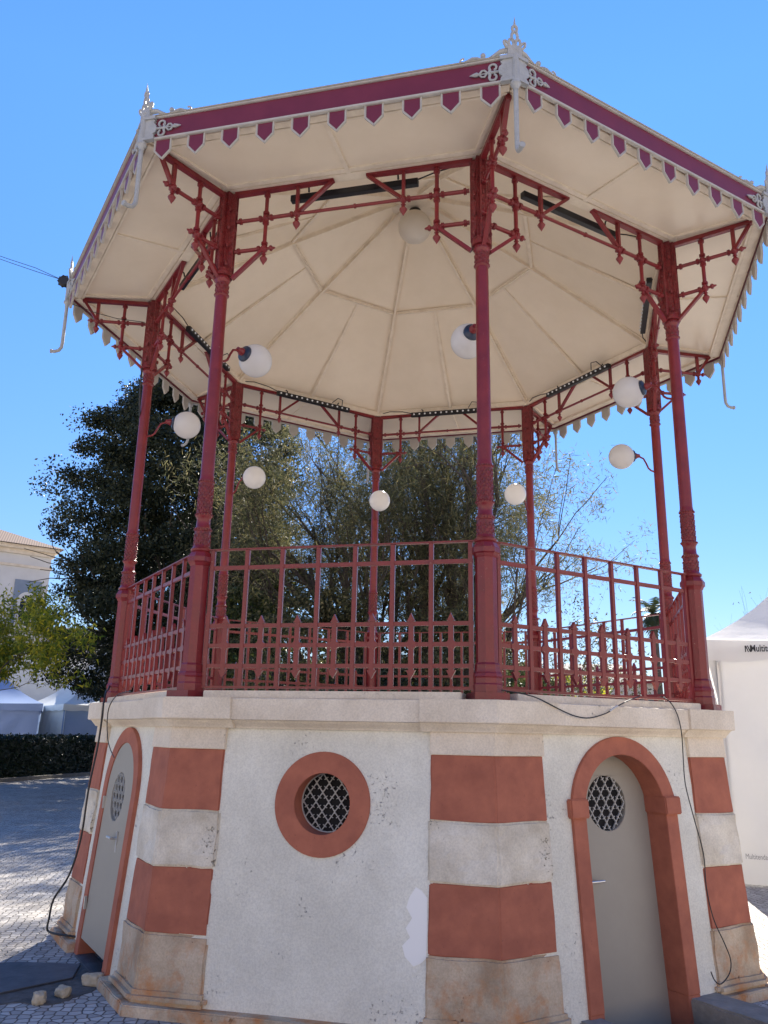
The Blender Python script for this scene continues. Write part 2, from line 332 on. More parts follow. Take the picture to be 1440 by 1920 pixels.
C22, S22 = cos(rad(22.5)), sin(rad(22.5))
G = -.10                       # ground level
R = 2.91; AP = R*C22           # column ring
BAT = .077
def rc(z): return 3.043+BAT*(1.7-z)
WAP = 2.795
def wap(z): return WAP+BAT*(1.7-z)
FACES = [PH[k] for k in ('BC', 'CD', 'DE', 'EF', 'FG', 'GH', 'HA', 'AB')]
CORN = [CA[k] for k in 'CDEFGHAB']

# ================================================================== GROUND
wc = rad(PH['CD']); WN = Vector((cos(wc), sin(wc), 0)); WT = Vector((-sin(wc), cos(wc), 0))
def cdp(n, t, z): return WN*n+WT*t+Vector((0, 0, z))
g = MB(); S = 900
hole = [tuple(cdp(n, t, 0).xy) for n, t in ((2.72, -.50), (2.72, .50), (3.62, .50), (3.62, -.50))]
g.prism([(-S, -S), (S, -S), (S, S), (-S, S)], [hole], lambda x, y: (x, y, G), lambda x, y: (x, y, G-.04))
gr = g.build('ground_paving', 'paving'); struct(gr)

# ================================================================== BANDSTAND
BS = empty('bandstand')
tag(BS, 'octagonal maroon iron bandstand with cream roof on a white and terracotta stone base', 'bandstand')

# --- base wall with door and window openings
def arch(hw, zb, zs, n=24, x0=0):
    return [(x0-hw, zb), (x0+hw, zb)]+[(x0+hw*cos(pi*i/n), zs+hw*sin(pi*i/n)) for i in range(n+1)]
def circ(r, cz, n=40, x0=0): return [(x0+r*cos(2*pi*i/n), cz+r*sin(2*pi*i/n)) for i in range(n)]
def facewall(face, holes, zb=-.65, th=.12):
    a = rad(PH[face]); n = Vector((cos(a), sin(a), 0)); t = Vector((-sin(a), cos(a), 0))
    return a, n, t
wall = MB()
for k in PH:
    a = rad(PH[k]); n = Vector((cos(a), sin(a), 0)); t = Vector((-sin(a), cos(a), 0))
    holes = []
    if k == 'BC': holes = [circ(.24, 1.238)]
    if k in ('CD', 'AB'):
        holes = [arch(.45, -.60, 1.2)]
    hw = .95
    wall.prism([(-hw, -.7), (hw, -.7), (hw, 1.73), (-hw, 1.73)], holes,
               lambda x, z, n=n, t=t: n*wap(z)+t*x+Vector((0, 0, z)), lambda x, z, n=n, t=t: n*(wap(z)-.15)+t*x+Vector((0, 0, z)))
wall.build('base_wall', 'stucco', BS)
# repainted white patch on the wall near the front pilaster
pt_ = MB(); rnd = random.Random(3)
pl = [(.62, .70), (.66, .76), (.70, .74), (.735, .70), (.738, .52), (.735, .36), (.70, .33), (.655, .31), (.60, .36), (.58, .42), (.63, .47), (.60, .52), (.64, .58), (.60, .64)]
a = rad(PH['BC']); n_ = Vector((cos(a), sin(a), 0)); t_ = Vector((-sin(a), cos(a), 0))
pt_.prism(pl, [], lambda x, z: n_*(wap(z)+.003)+t_*x+Vector((0, 0, z)), lambda x, z: n_*(wap(z)-.002)+t_*x+Vector((0, 0, z)))
M['patch'] = mat('fresh_white_touch_up', (.92, .91, .86), .9)
pt_.build('touch_up_patch', 'patch', BS)
# interior dark liner so openings read dark
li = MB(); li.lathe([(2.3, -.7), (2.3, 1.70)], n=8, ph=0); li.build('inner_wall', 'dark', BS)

# --- round window
def faceobj(mb, name, m, face, parent=BS, **k):
    return mb.build(name, m, parent, rot=rad(PH[face]), **k)
def F3(off): return lambda x, z: (wap(z)+off, x, z)
def grille(mb, cx, cz, r, off, px=.092, pz=.125):
    # diamond lattice with small quatrefoil cusps, cut to a circle
    def seg(p, q):
        d = (q[0]-p[0], q[1]-p[1]); L = math.hypot(*d); ux, uz = d[0]/L, d[1]/L
        # clip to circle
        b = p[0]*ux+p[1]*uz; c = p[0]**2+p[1]**2-r*r; dis = b*b-c
        if dis <= 0: return
        t0, t1 = -b-math.sqrt(dis), -b+math.sqrt(dis); t0, t1 = max(0, t0), min(L, t1)
        if t1-t0 < .004: return
        A = (p[0]+ux*t0, p[1]+uz*t0); B = (p[0]+ux*t1, p[1]+uz*t1)
        mb.bar((wap(cz)+off, cx+A[0], cz+A[1]), (wap(cz)+off, cx+B[0], cz+B[1]), .006, .0105, up=(1, 0, 0))
    K = 8
    for i in range(-K, K):
        for j in range(-K, K):
            X = i*px+(px/2 if j % 2 else 0); Z = j*pz/2
            for sx in (-1, 1):
                seg((X, Z), (X+sx*px/2, Z+pz/2))
                # cusp in the middle of each side, pointing into both cells
                mxx, mz = X+sx*px/4, Z+pz/4; nx, nz = pz/2, -sx*px/2; l = math.hypot(nx, nz); nx, nz = nx/l*.015, nz/l*.015
                if mxx*mxx+mz*mz < (r-.014)**2:
                    mb.bar((wap(cz)+off, cx+mxx-nx, cz+mz-nz), (wap(cz)+off, cx+mxx+nx, cz+mz+nz), .005, .012, up=(1, 0, 0))
            if X*X+Z*Z < (r-.01)**2:
                mb.bar((wap(cz)+off, cx+X, cz+Z-.013), (wap(cz)+off, cx+X, cz+Z+.013), .005, .016, up=(1, 0, 0))
rw = MB(); rw.prism(circ(.338, 1.238, 56), [circ(.197, 1.238, 56)], F3(.010), F3(-.17))
win = faceobj(rw, 'round_window', 'terra', 'BC', smooth=40, bevel=.004)
bk = MB(); bk.prism(circ(.22, 1.238), [], F3(-.172), F3(-.19)); faceobj(bk, 'window_backing', 'dark', 'BC', parent=win).rotation_euler.z = 0
gg = MB(); grille(gg, 0, 1.238, .196, -.15); gg.prism(circ(.2, 1.238, 40), [circ(.19, 1.238, 40)], F3(-.145), F3(-.155))
faceobj(gg, 'window_grille', 'grille', 'BC', parent=win).rotation_euler.z = 0

# --- doors
def arch_ring(w0, w1, zb0, zb1, zs, n=28):
    o = [(w0, zb0)]+[(w0*cos(pi*i/n), zs+w0*sin(pi*i/n)) for i in range(n+1)]+[(-w0, zb0)]
    i_ = [(-w1, zb1)]+[(-w1*cos(pi*i/n), zs+w1*sin(pi*i/n)) for i in range(n+1)]+[(w1, zb1)]
    return o+i_
ZS = 1.19
sr = MB(); sr.prism(arch_ring(.525, .40, .0, .0, ZS), [], F3(.022), F3(-.30))
sr.prism([(-.525, .0), (-.40, .0), (-.40, -.65), (-.525, -.65)], [], F3(.018), F3(-.30)); sr.prism([(.40, .0), (.525, .0), (.525, -.65), (.40, -.65)], [], F3(.018), F3(-.30))
dw = faceobj(sr, 'door_surround', 'terra', 'CD', smooth=40, bevel=.006)
ip = MB()
for s in (-1, 1):
    ip = MB(); ip.prism([(s*.385, 1.17), (s*.552, 1.17), (s*.552, 1.295), (s*.385, 1.295)], [], F3(.045), F3(-.29)); ip.build('impost_block', 'terra', dw, bevel=.008)
def door(parent, off, zb, gz, name='door_leaf', gx=-.01, batter=True, hx=-.28, hz=.74, hs=1):
    ff = (lambda o: F3(o)) if batter else (lambda o: (lambda x, z: (wap(1.2)+o, x, z)))
    d = MB(); hw = .405
    d.prism(arch(hw, zb, ZS), [circ(.190, gz, 40, gx)], ff(off), ff(off-.04)); dl = d.build(name, 'door', parent, bevel=.003)
    b = MB(); b.prism(circ(.22, gz, 32, gx), [], F3(off-.045), F3(off-.05)); b.build('grille_backing', 'dark', dl)
    q = MB(); grille(q, gx, gz, .190, off-.012, .094, .135); q.build('door_grille', 'grille', dl)
    h = MB(); hp = wap(hz)+off
    h.box((hp+.004, hx-hs*.005, hz-.03), (.008, .035, .16)); h.tube([(hp, hx, hz), (hp+.05, hx, hz)], .009, 10); h.tube([(hp+.05, hx-hs*.01, hz), (hp+.05, hx+hs*.12, hz)], .010, 10); h.build('door_handle', 'steel', dl, smooth=40)
    return dl
door(dw, -.16, -.62, 1.245)
sr2 = MB(); sr2.prism(arch_ring(.525, .40, -.12, -.12, ZS), [], F3(.030), F3(-.12))
dw2 = faceobj(sr2, 'door_surround', 'terra', 'AB', smooth=40, bevel=.006)
dl2 = door(dw2, .022, .03, 1.16, gx=-.02, hx=.18, hz=.86, hs=-1)
hg = MB(); hg.box((wap(1.08)+.03, -.40, 1.09), (.02, .02, .10)); hg.box((wap(.2)+.03, -.40, .3), (.02, .02, .10)); hg.build('hinge', 'steel', dl2)
th = MB(); th.prism([(-.40, -.16), (.40, -.16), (.40, -.09), (-.40, -.09)], [], F3(.05), F3(-.10)); th.build('threshold', 'plate', dw2, bevel=.004)

# --- pilasters (built for angle 0)
def pil_poly(z, w, off, dep=.16):
    r = rc(z)+off/C22
    def fp(s, sd, inn=0): return (r-s*S22-inn*C22, sd*(s*C22-inn*S22*1.0)) if False else Vector((r-s*S22, sd*s*C22))-Vector((C22, sd*S22))*inn
    return [Vector((r, 0)), fp(w, 1), fp(w, 1, dep), fp(w, -1, dep), fp(w, -1)]
def pil_block(mb, z0, z1, off, dw=0, inner=.745):
    P = []
    for z in (z0, z1):
        w = (rc(z)+off/C22)*S22-inner+dw; P.append([(p.x, p.y, z) for p in pil_poly(z, w, off)])
    n = len(P[0]); mb.add(P[0]+P[1], [tuple(range(n))[::-1], tuple(range(n, 2*n))]+[(i, (i+1) % n, n+(i+1) % n, n+i) for i in range(n)])
# cap block
cp = MB(); pil_block(cp, 1.575, 1.735, .012, .006); pil = cp.build('pilaster', 'cornice', BS, bevel=.005)
for z0, z1 in ((1.160, 1.58), (.380, .795)):
    b = MB(); pil_block(b, z0, z1, 0, 0); b.build('painted_block', 'terra', pil, bevel=.008, sub=3, rough=.006)
b = MB(); pil_block(b, .79, 1.165, .012, .012); b.build('white_block', 'whitestone', pil, bevel=.014, sub=4, rough=.014)
b = MB(); pil_block(b, .02, .385, .012, .012); b.build('foot_block', 'footstone', pil, bevel=.014, sub=4, rough=.014)
# plinth moulding: rounded step round each pilaster foot
b = MB()
for z0, z1, off, dw_ in ((-.035, .045, .055, .045), ):
    pil_block(b, z0, z1, off, dw_)
b.build('base_moulding', 'footstone', pil, bevel=.028, sub=2, rough=.010)
around(pil, CORN, CA['C'])
b = MB(); b.lathe([(3.28, -.30), (3.28, -.045), (3.24, -.032), (2.9, -.03)], n=8)
fs_ = MB()
for k in PH:
    a = rad(PH[k]); 
    hw = 3.29*S22
    if k in ('CD',): spans = [(-hw, -.53), (.53, hw)]
    elif k == 'AB': spans = [(-hw, -.53), (.53, hw)]
    else: spans = [(-hw, hw)]
    n = Vector((cos(a), sin(a), 0)); t = Vector((-sin(a), cos(a), 0))
    for s0, s1 in spans:
        i0 = s0 if s0 > -1 else -2.9*S22; i1 = s1 if s1 < 1 else 2.9*S22
        o_ = 3.29*C22; i_ = 2.75
        fs_.add([n*o_+t*s0+Vector((0, 0, G-.1)), n*o_+t*s1+Vector((0, 0, G-.1)), n*i_+t*i1+Vector((0, 0, G-.1)), n*i_+t*i0+Vector((0, 0, G-.1)),
                 n*(o_-.02)+t*s0+Vector((0, 0, -.035)), n*(o_-.02)+t*s1+Vector((0, 0, -.035)), n*i_+t*i1+Vector((0, 0, -.033)), n*i_+t*i0+Vector((0, 0, -.033))],
                [(0, 1, 5, 4), (1, 2, 6, 5), (2, 3, 7, 6), (3, 0, 4, 7), (4, 5, 6, 7), (3, 2, 1, 0)])
fs_.build('footing_slab', 'footstone', BS, bevel=.012, sub=5, rough=.012)

# --- cornice
def ring_profile(mb, prof, n=8):
    """closed profile [(corner radius, z)] swept round the octagon"""
    m = len(prof); vs = []
    for k in range(n):
        t = rad(45*k)
        for r, z in prof: vs.append((r*cos(t), r*sin(t), z))
    mb.add(vs, [(k*m+i, k*m+(i+1) % m, ((k+1) % n)*m+(i+1) % m, ((k+1) % n)*m+i) for k in range(n) for i in range(m)])
cor = [(2.6, 1.72), (3.045, 1.722), (3.05, 1.733), (3.065, 1.745), (3.09, 1.762), (3.105, 1.778), (3.135, 1.782), (3.135, 1.925), (3.128, 1.930), (2.6, 1.932)]
b = MB(); ring_profile(b, cor); b.build('cornice', 'cornice', BS)
# projecting cornice blocks over the pilasters
b = MB(); prof = [(1.7225, 0.0), (1.735, .006), (1.762, .032), (1.779, .046), (1.783, .078), (1.934, .078)]
w_ = .50
vs = []
for z, o in prof:
    r = 3.075+o
    ww = w_+o*.35
    for p in (Vector((r, 0)), Vector((r-ww*S22, ww*C22)), Vector((r-ww*S22-.4*C22, ww*C22-.4*S22)), Vector((r-ww*S22-.4*C22, -ww*C22+.4*S22)), Vector((r-ww*S22, -ww*C22))): vs.append((p.x, p.y, z))
m = len(prof)
b.add(vs, [(i*5+k, i*5+(k+1) % 5, (i+1)*5+(k+1) % 5, (i+1)*5+k) for i in range(m-1) for k in range(5)]+[(4, 3, 2, 1, 0), tuple((m-1)*5+k for k in range(5))])
around(b.build('cornice_block', 'cornice', BS, bevel=.004), CORN, CA['C'])
# --- floor + kerbs under the railings
b = MB(); b.lathe([(2.95, 1.70), (2.95, 1.940)], n=8); b.build('floor_slab', 'floor', BS)
b = MB(); b.box((AP+.02, 0, 1.958), (.20, 1.90, .056)); around(b.build('railing_kerb', 'cornice', BS, bevel=.006), FACES, PH['BC'])

# --- columns (built for angle 0 at radius R)
def beads(mb, r, z, n=14, s=.010, c=(0, 0)):
    for k in range(n):
        t = 2*pi*k/n; mb.sphere((c[0]+r*cos(t), c[1]+r*sin(t), z), s, 6, 4)
c = MB()
P8 = rad(22.5)
c.lathe([(.062, 2.9), (.064, 3.04), (.080, 3.05), (.084, 3.065), (.070, 3.08), (.062, 3.10), (.058, 3.21), (.066, 3.215), (.068, 3.235), (.056, 3.25), (.053, 3.31), (.060, 3.325), (.066, 3.335), (.066, 3.350), (.057, 3.36), (.054, 3.45), (.053, 3.60), (.060, 3.61), (.062, 3.63), (.055, 3.65), (.0535, 3.67),
         (.051, 5.20), (.050, 5.27), (.058, 5.28), (.060, 5.30), (.052, 5.315), (.052, 5.40), (.062, 5.42), (.066, 5.44), (.06, 5.46), (.058, 5.50)], (R, 0, 0), 20)
col = c.build('column', 'maroon', BS, smooth=38)
c = MB(); c.lathe([(.104, 1.982), (.104, 2.04), (.098, 2.05), (.098, 2.085), (.104, 2.095), (.10, 2.115), (.092, 2.125), (.086, 2.16), (.088, 2.175), (.078, 2.19), (.0765, 2.93), (.084, 2.94), (.090, 2.955), (.102, 2.965), (.102, 3.0), (.092, 3.015), (.086, 3.03), (.074, 3.045)], (R, 0, 0), 8, ph=P8)
c.build('pedestal', 'maroon', col, smooth=25)
c = MB(); c.box((R, 0, 1.958), (.245, .245, .055)); c.build('plinth', 'maroon', col, bevel=.004)
# embossed drums
for z0, z1, r, bz in ((3.09, 3.20, .060, ((3.225, .066),)), (3.36, 3.60, .0555, ((3.345, .066), (3.62, .061))), (5.32, 5.40, .053, ((5.44, .064), (5.29, .058)))):
    c = MB(); c.lathe([(r-.012, z0-.02), (r+.002, z0-.01), (r+.002, z1+.01), (r-.012, z1+.02)], (R, 0, 0), 20)
    nz = int((z1-z0)/.024)
    for i in range(nz):
        for k in range(10):
            t = 2*pi*(k+.5*(i % 2))/10; z = z0+.012+i*.024
            c.sphere((R+r*cos(t), r*sin(t), z), .011, 6, 4, sc=(.8, .8, 1.3))
    for z, r in bz: beads(c, r, z, 18, .008, (R, 0)); c.lathe([(r-.01, z-.01), (r, z-.006), (r, z+.006), (r-.01, z+.01)], (R, 0, 0), 18)
    c.build('ornamental_drum', 'maroon_cast', col, smooth=50)
# pier above the capital: clustered fluted box
c = MB(); c.box((R, 0, 5.88), (.095, .095, .80))
for a in (0, 112.5, 247.5): 
    d = Vector((cos(rad(a)), sin(rad(a)), 0)); c.box(Vector((R, 0, 5.87))+d*.047, (.06, .052, .80), Matrix.Rotation(rad(a), 3, 'Z'))
    for s in (-1, 1):
        q = Vector((-d.y, d.x, 0))*.021*s
        c.tube([Vector((R, 0, 5.50))+d*.079+q, Vector((R, 0, 6.26))+d*.079+q], .008, 6)
for z in (5.56, 5.74, 5.92, 6.10):
    for a in (0, 60, 112.5, 180, 247.5, 300):
        c.sphere((R+.076*cos(rad(a)), .076*sin(rad(a)), z), .013, 7, 5, sc=(1, 1, 1.8))
c.lathe([(.084, 5.46), (.080, 5.49), (.074, 5.51), (.07, 5.53)], (R, 0, 0), 12)
c.build('bracket_pier', 'maroon_cast', col, smooth=35)
COLS = around(col, CORN, CA['C'])

# --- eave brackets (radial, built for angle 0) and friezes
def node(mb, p, r=.026): mb.sphere(p, r, 8, 6)
def rod(mb, p, q, r=.0175, col_=True):
    p, q = Vector(p), Vector(q); mb.tube([p, q], r, 8)
    if col_:
        d = (q-p).normalized(); L = (q-p).length
        for s in (.035, L-.035):
            mb.lathe([(r, -.014), (r+.011, -.010), (r+.011, -.002), (r+.003, 0), (r+.011, .002), (r+.011, .010), (r, .014)], p+d*s, 10, axis=d)
def drop(mb, p, L=.13):
    p = Vector(p)
    mb.lathe([(.014, 0), (.012, -.03), (.022, -.036), (.012, -.044), (.016, -.055), (.034, -.080), (.026, -.100), (.010, -.125), (.001, -L-.012)][::-1], p, 8)
def knob(mb, p, d):
    mb.lathe([(.012, 0), (.012, .03), (.024, .038), (.026, .052), (.012, .064), (.009, .078), (.001, .088)], p, 8, axis=d)
c = MB()
c.bar((R+.05, 0, 6.245), (R+.775, 0, 6.225), .045, .04)
rod(c, (3.235, 0, 6.225), (3.235, 0, 6.01)); rod(c, (3.235, 0, 5.985), (3.235, 0, 5.72)); node(c, (3.235, 0, 5.995), .032); node(c, (3.235, 0, 5.705), .034)
rod(c, (3.0, 0, 6.0), (3.225, 0, 5.995)); rod(c, (3.25, 0, 5.995), (3.50, 0, 5.99)); rod(c, (3.0, 0, 5.705), (3.22, 0, 5.705))
c.bar((3.515, 0, 6.225), (3.515, 0, 6.0), .034, .026, up=(0, 1, 0)); node(c, (3.515, 0, 5.99), .034); drop(c, (3.515, 0, 5.98)); knob(c, (3.53, 0, 5.99), (1, 0, 0))
c.bar((3.515, 0, 5.995), (3.67, 0, 6.225), .034, .028); c.bar((3.235, 0, 5.70), (R+.055, 0, 5.45), .034, .026); drop(c, (3.235, 0, 5.69)); knob(c, (3.25, 0, 5.705), (1, 0, 0))
for x, z in ((3.235, 5.995), (3.235, 5.705), (3.515, 5.99)):
    for s in (-1, 1): knob(c, (x, 0, z), (0, s*.5, 0)) if False else c.sphere((x, s*.028, z), .017, 7, 5)
ebr = c.build('eave_bracket', 'maroon', BS, smooth=40); around(ebr, CORN, CA['C'])
c = MB()
for s in (-1, 1):
    c.bar((AP, s*1.05, 6.275), (AP, s*.145, 6.295), .05, .045)
    x = AP
    rod(c, (x, s*.75, 6.26), (x, s*.75, 6.01)); rod(c, (x, s*.75, 5.985), (x, s*.75, 5.71)); node(c, (x, s*.75, 5.997), .032); node(c, (x, s*.75, 5.695), .034)
    rod(c, (x, s*1.02, 5.997), (x, s*.765, 5.997)); rod(c, (x, s*.735, 5.997), (x, s*.48, 6.0)); rod(c, (x, s*1.02, 5.70), (x, s*.765, 5.70))
    c.bar((x, s*.468, 6.27), (x, s*.468, 6.01), .026, .034, up=(1, 0, 0)); node(c, (x, s*.468, 6.0), .034); drop(c, (x, s*.468, 5.985))
    c.bar((x, s*.468, 6.0), (x, s*.15, 6.285), .028, .034, up=(1, 0, 0)); c.bar((x, s*.75, 5.695), (x, s*1.03, 5.44), .028, .034, up=(1, 0, 0)); drop(c, (x, s*.75, 5.68))
    knob(c, (x, s*.735, 5.695), (0, -s, 0))
    for t, z in ((.75, 5.997), (.75, 5.695), (.468, 6.0)):
        for q in (-1, 1): c.sphere((x+q*.028, s*t, z), .017, 7, 5)
c.tube([(AP, -.46, 6.0), (AP, .46, 6.0)], .0145, 8); c.lathe([(.014, -.01), (.021, -.008), (.021, .008), (.014, .01)], (AP, .05, 6.0), 8, axis=(0, 1, 0))
fz = c.build('frieze', 'maroon', BS, smooth=40); around(fz, FACES, PH['BC'])

# --- railings
RT_, R2, R3, R4, R5, RB = 3.055, 2.915, 2.468, 2.32, 2.17, 2.02
c = MB(); X = AP
pitch = .2871; xs = [(-3.5+i)*pitch for i in range(8)]
for i, x in enumerate(xs): c.box((X, x, (RB+RT_)/2), (.028, .034, RT_-RB))
hx = xs[-1]+.02
c.box((X, 0, RT_+.004), (.045, 2*hx+.04, .012)); 
for z, h in ((R2, .032), (R3, .030), (R4, .030), (R5, .030)): c.box((X-.001, 0, z), (.02, 2*hx, h))
c.box((X, 0, RB-.006), (.035, 2*hx+.03, .018))
rl = c.build('railing', 'maroon', BS, bevel=.0025)
o = MB()
o.box((X+.001, 0, (2.54+2.10)/2-.01), (.021, .037, .40))
o.prism([(-.031, 2.487), (.031, 2.487), (.020, 2.502), (0, 2.545), (-.020, 2.502)], [], lambda x, z: (X+.016, x, z), lambda x, z: (X-.012, x, z))
o.prism([(-.034, 2.140), (.034, 2.140), (.017, 2.108), (0, 2.080), (-.017, 2.108)], [], lambda x, z: (X+.014, x, z), lambda x, z: (X-.012, x, z))
k = .042
o.prism([(-.016, R4+k), (.016, R4+k), (.024, R4+.022), (k, R4+.013), (k, R4-.013), (.024, R4-.022), (.016, R4-k), (-.016, R4-k), (-.024, R4-.022), (-k, R4-.013), (-k, R4+.013), (-.024, R4+.022)], [], lambda x, z: (X+.013, x, z), lambda x, z: (X-.012, x, z))
o0 = o.build('spear_ornament', 'maroon', rl)
for i in range(7):
    q = o0 if i == 0 else o0.copy()
    if i: COL.objects.link(q); q.parent = rl
    q.location = (0, (xs[i]+xs[i+1])/2, 0)
around(rl, FACES, PH['BC'])

# --- roof
ZC0, RC1, ZC1, ZAP = 6.335, 1.45, 7.235, 8.05
EAP = 3.834*C22
c = MB()
rings = [(2.93, ZC0), (RC1, ZC1), (.02, ZAP)]
vs = [(r*cos(rad(45*k)), r*sin(rad(45*k)), z) for r, z in rings for k in range(8)]
c.add(vs, [(i*8+k, (i+1)*8+k, (i+1)*8+(k+1) % 8, i*8+(k+1) % 8) for i in range(2) for k in range(8)])
c.build('ceiling', 'cream', BS)
# ceiling framing
def cpt(r, z, a, dn=0): return Vector((r*cos(rad(a)), r*sin(rad(a)), z-dn))
c = MB()
c.bar((2.9, 0, ZC0-.015), (RC1, 0, ZC1-.025), .028, .06); c.bar((RC1, 0, ZC1-.025), (.06, 0, ZAP-.055), .028, .06)
c.bar((2.9, 0, ZC0-.0), (RC1, 0, ZC1-.004), .075, .014); c.bar((RC1, 0, ZC1-.004), (.06, 0, ZAP-.03), .07, .014)
around(c.build('hip_rib', 'creamrib', BS, bevel=.003), CORN, CA['C'])
c = MB(); ra = RC1*C22
c.bar((ra, -RC1*S22, ZC1-.018), (ra, RC1*S22, ZC1-.018), .03, .035); c.bar((ra, -RC1*S22, ZC1-.006), (ra, RC1*S22, ZC1-.006), .06, .012)
r0 = 2.70; c.bar((AP-.02, 0, ZC0-.006), (ra+.02, 0, ZC1-.012), .035, .03)
c.bar((AP-.02, 0, ZC0-.0), (ra+.02, 0, ZC1-.004), .06, .012)
around(c.build('ceiling_batten', 'creamrib', BS, bevel=.003), FACES, PH['BC'])
c = MB(); c.lathe([(.26, ZAP-.13), (.30, ZAP-.15), (.30, ZAP-.165), (.10, ZAP-.16), (.02, ZAP-.19)], n=24); c.build('ceiling_boss', 'creamrib', BS, smooth=40)
# wall plate beam between ceiling and soffit
c = MB(); ring_profile(c, [(2.86, 6.290), (2.97, 6.290), (2.97, 6.34), (2.86, 6.36)]); c.build('wall_plate_beam', 'creamrib', BS, bevel=.003)
# soffit
c = MB(); ring_profile(c, [(2.965, 6.305), (3.815, 6.255), (3.815, 6.275), (2.965, 6.325)]); c.build('soffit', 'cream', BS)
c = MB()
hx0 = 2.97*C22; hx1 = 3.80*C22
c.bar((hx0+.0, 0, 6.298), (hx1, 0, 6.254), .04, .022)
c.bar((hx0+.035, -1.15, 6.298), (hx0+.035, 1.15, 6.298), .05, .02)
c.bar((hx1-.05, -1.42, 6.250), (hx1-.05, 1.42, 6.250), .07, .024); c.bar((hx1-.10, -1.40, 6.250), (hx1-.10, 1.40, 6.250), .025, .034)
for s in (-1, 1):
    p = Vector((hx0+.02, s*(hx0*math.tan(P8)-.05), 6.297)); q = Vector((hx1-.04, s*(hx1*math.tan(P8)-.075), 6.25)); c.bar(p, q, .035, .022)
around(c.build('soffit_batten', 'creamrib', BS, bevel=.003), FACES, PH['BC'])
# roof covering
c = MB(); vs = [(r*cos(rad(45*k)), r*sin(rad(45*k)), z) for r, z in ((3.85, 6.443), (3.80, 6.46), (1.5, 7.55), (.03, 8.35)) for k in range(8)]
c.add(vs, [(i*8+k, (i+1)*8+k, (i+1)*8+(k+1) % 8, i*8+(k+1) % 8) for i in range(3) for k in range(8)]); c.build('roof_covering', 'rooftop', BS)
# fascia per face with beads; scalloped teeth as sub-parts
c = MB(); hw = 3.834*S22
c.box((EAP-.008, 0, 6.325), (.016, 2*hw, .185)); fa = c.build('fascia', 'fascia', BS)
c = MB(); c.box((EAP+.004, 0, 6.220), (.030, 2*hw+.01, .024)); c.box((EAP+.003, 0, 6.422), (.028, 2*hw+.01, .018)); c.box((EAP+.006, 0, 6.436), (.040, 2*hw+.02, .009))
c.build('fascia_moulding', 'trim', fa, bevel=.004)
# tooth: cream board, maroon inset panel on the outer side
HT = .0715
tp = [(-HT, 6.21), (-HT, 6.105), (0, 6.030), (HT, 6.105), (HT, 6.21)]
i2 = .013
ti = [(-HT+i2, 6.2052), (-HT+i2, 6.112), (0, 6.047), (HT-i2, 6.112), (HT-i2, 6.2052)]
t = MB(); t.prism(tp, [], lambda x, z: (EAP+.002, x, z), lambda x, z: (EAP-.014, x, z), mi=0); t.prism(ti, [], lambda x, z: (EAP+.004, x, z), lambda x, z: (EAP+.001, x, z), mi=1)
for k_ in range(4):
    p, q = tp[k_], tp[k_+1]; t.bar((EAP+.004, p[0]*.96, p[1]), (EAP+.004, q[0]*.96, q[1]), .008, .008)
t0 = t.build('valance_tooth', ['trim', 'fascia'], fa)
for i in range(10):
    q = t0 if i == 0 else t0.copy()
    if i: COL.objects.link(q); q.parent = fa
    q.location = (0, (i-4.5)*.2871, 0)
around(fa, FACES, PH['BC'])

# --- corner ornaments (angle 0)
def on_side(mb_fn): pass
c = MB(); r = 3.834
def side(s):   # frame on the fascia on side s: origin at corner, u along fascia away from the corner, n outward
    n = Vector((C22, s*S22, 0)); u = Vector((-S22, s*C22, 0)); o = Vector((r, 0, 0)); return o, u, n
for s in (-1, 1):
    o_, u, n = side(s)
    f = lambda a, z, off=.022: o_+u*a+n*off+Vector((0, 0, z))
    sh = [(0, 6.225), (.075, 6.225), (.10, 6.245), (.085, 6.262), (.108, 6.28), (.115, 6.312), (.108, 6.345), (.085, 6.365), (.10, 6.385), (.075, 6.40), (0, 6.40)]
    c.prism(sh, [], lambda a, z: f(a+ (-.02*0), z, .024), lambda a, z: f(a, z, 0))
    c.prism([(0, 6.205), (.10, 6.205), (.10, 6.228), (0, 6.228)], [], lambda a, z: f(a, z, .036), lambda a, z: f(a, z, 0))
    c.prism([(0, 6.398), (.10, 6.398), (.10, 6.425), (0, 6.425)], [], lambda a, z: f(a, z, .036), lambda a, z: f(a, z, 0))
c.tube([(r+.018, 0, 6.205), (r+.018, 0, 6.425)], .024, 10)
cc = c.build('corner_cap', 'zinc', BS, smooth=35)
c = MB()
def sc_arc(cx, cz, rr, a0, a1, n=10): return [(cx+rr*cos(rad(a0+(a1-a0)*i/n)), cz+rr*sin(rad(a0+(a1-a0)*i/n))) for i in range(n+1)]
for s in (-1, 1):
    c = MB(); o_, u, n = side(s); f = lambda a, z: o_+u*a+n*.012+Vector((0, 0, z)); z0 = 6.312
    c.tube([f(.11, z0), f(.20, z0)], .010, 6)
    for q in (-1, 1):
        pts = [(.185, z0), (.175, z0+q*.02)]+sc_arc(.155, z0+q*.043, .026, -10*q, 250*q)
        c.tube([f(*p) for p in pts], [.011]*3+[.009]*(len(pts)-3), 6)
        pts = [(.195, z0), (.215, z0+q*.028), (.235, z0+q*.026), (.255, z0)]
        c.tube([f(*p) for p in pts], .008, 6)
    c.lathe([(.006, 0), (.018, .02), (.012, .045), (.001, .075)], f(.25, z0), 6, axis=u)
    c.tube([f(.195, z0), f(.255, z0)], .005, 5)
    c.build('fleur_ornament', 'zinc', cc, smooth=40)
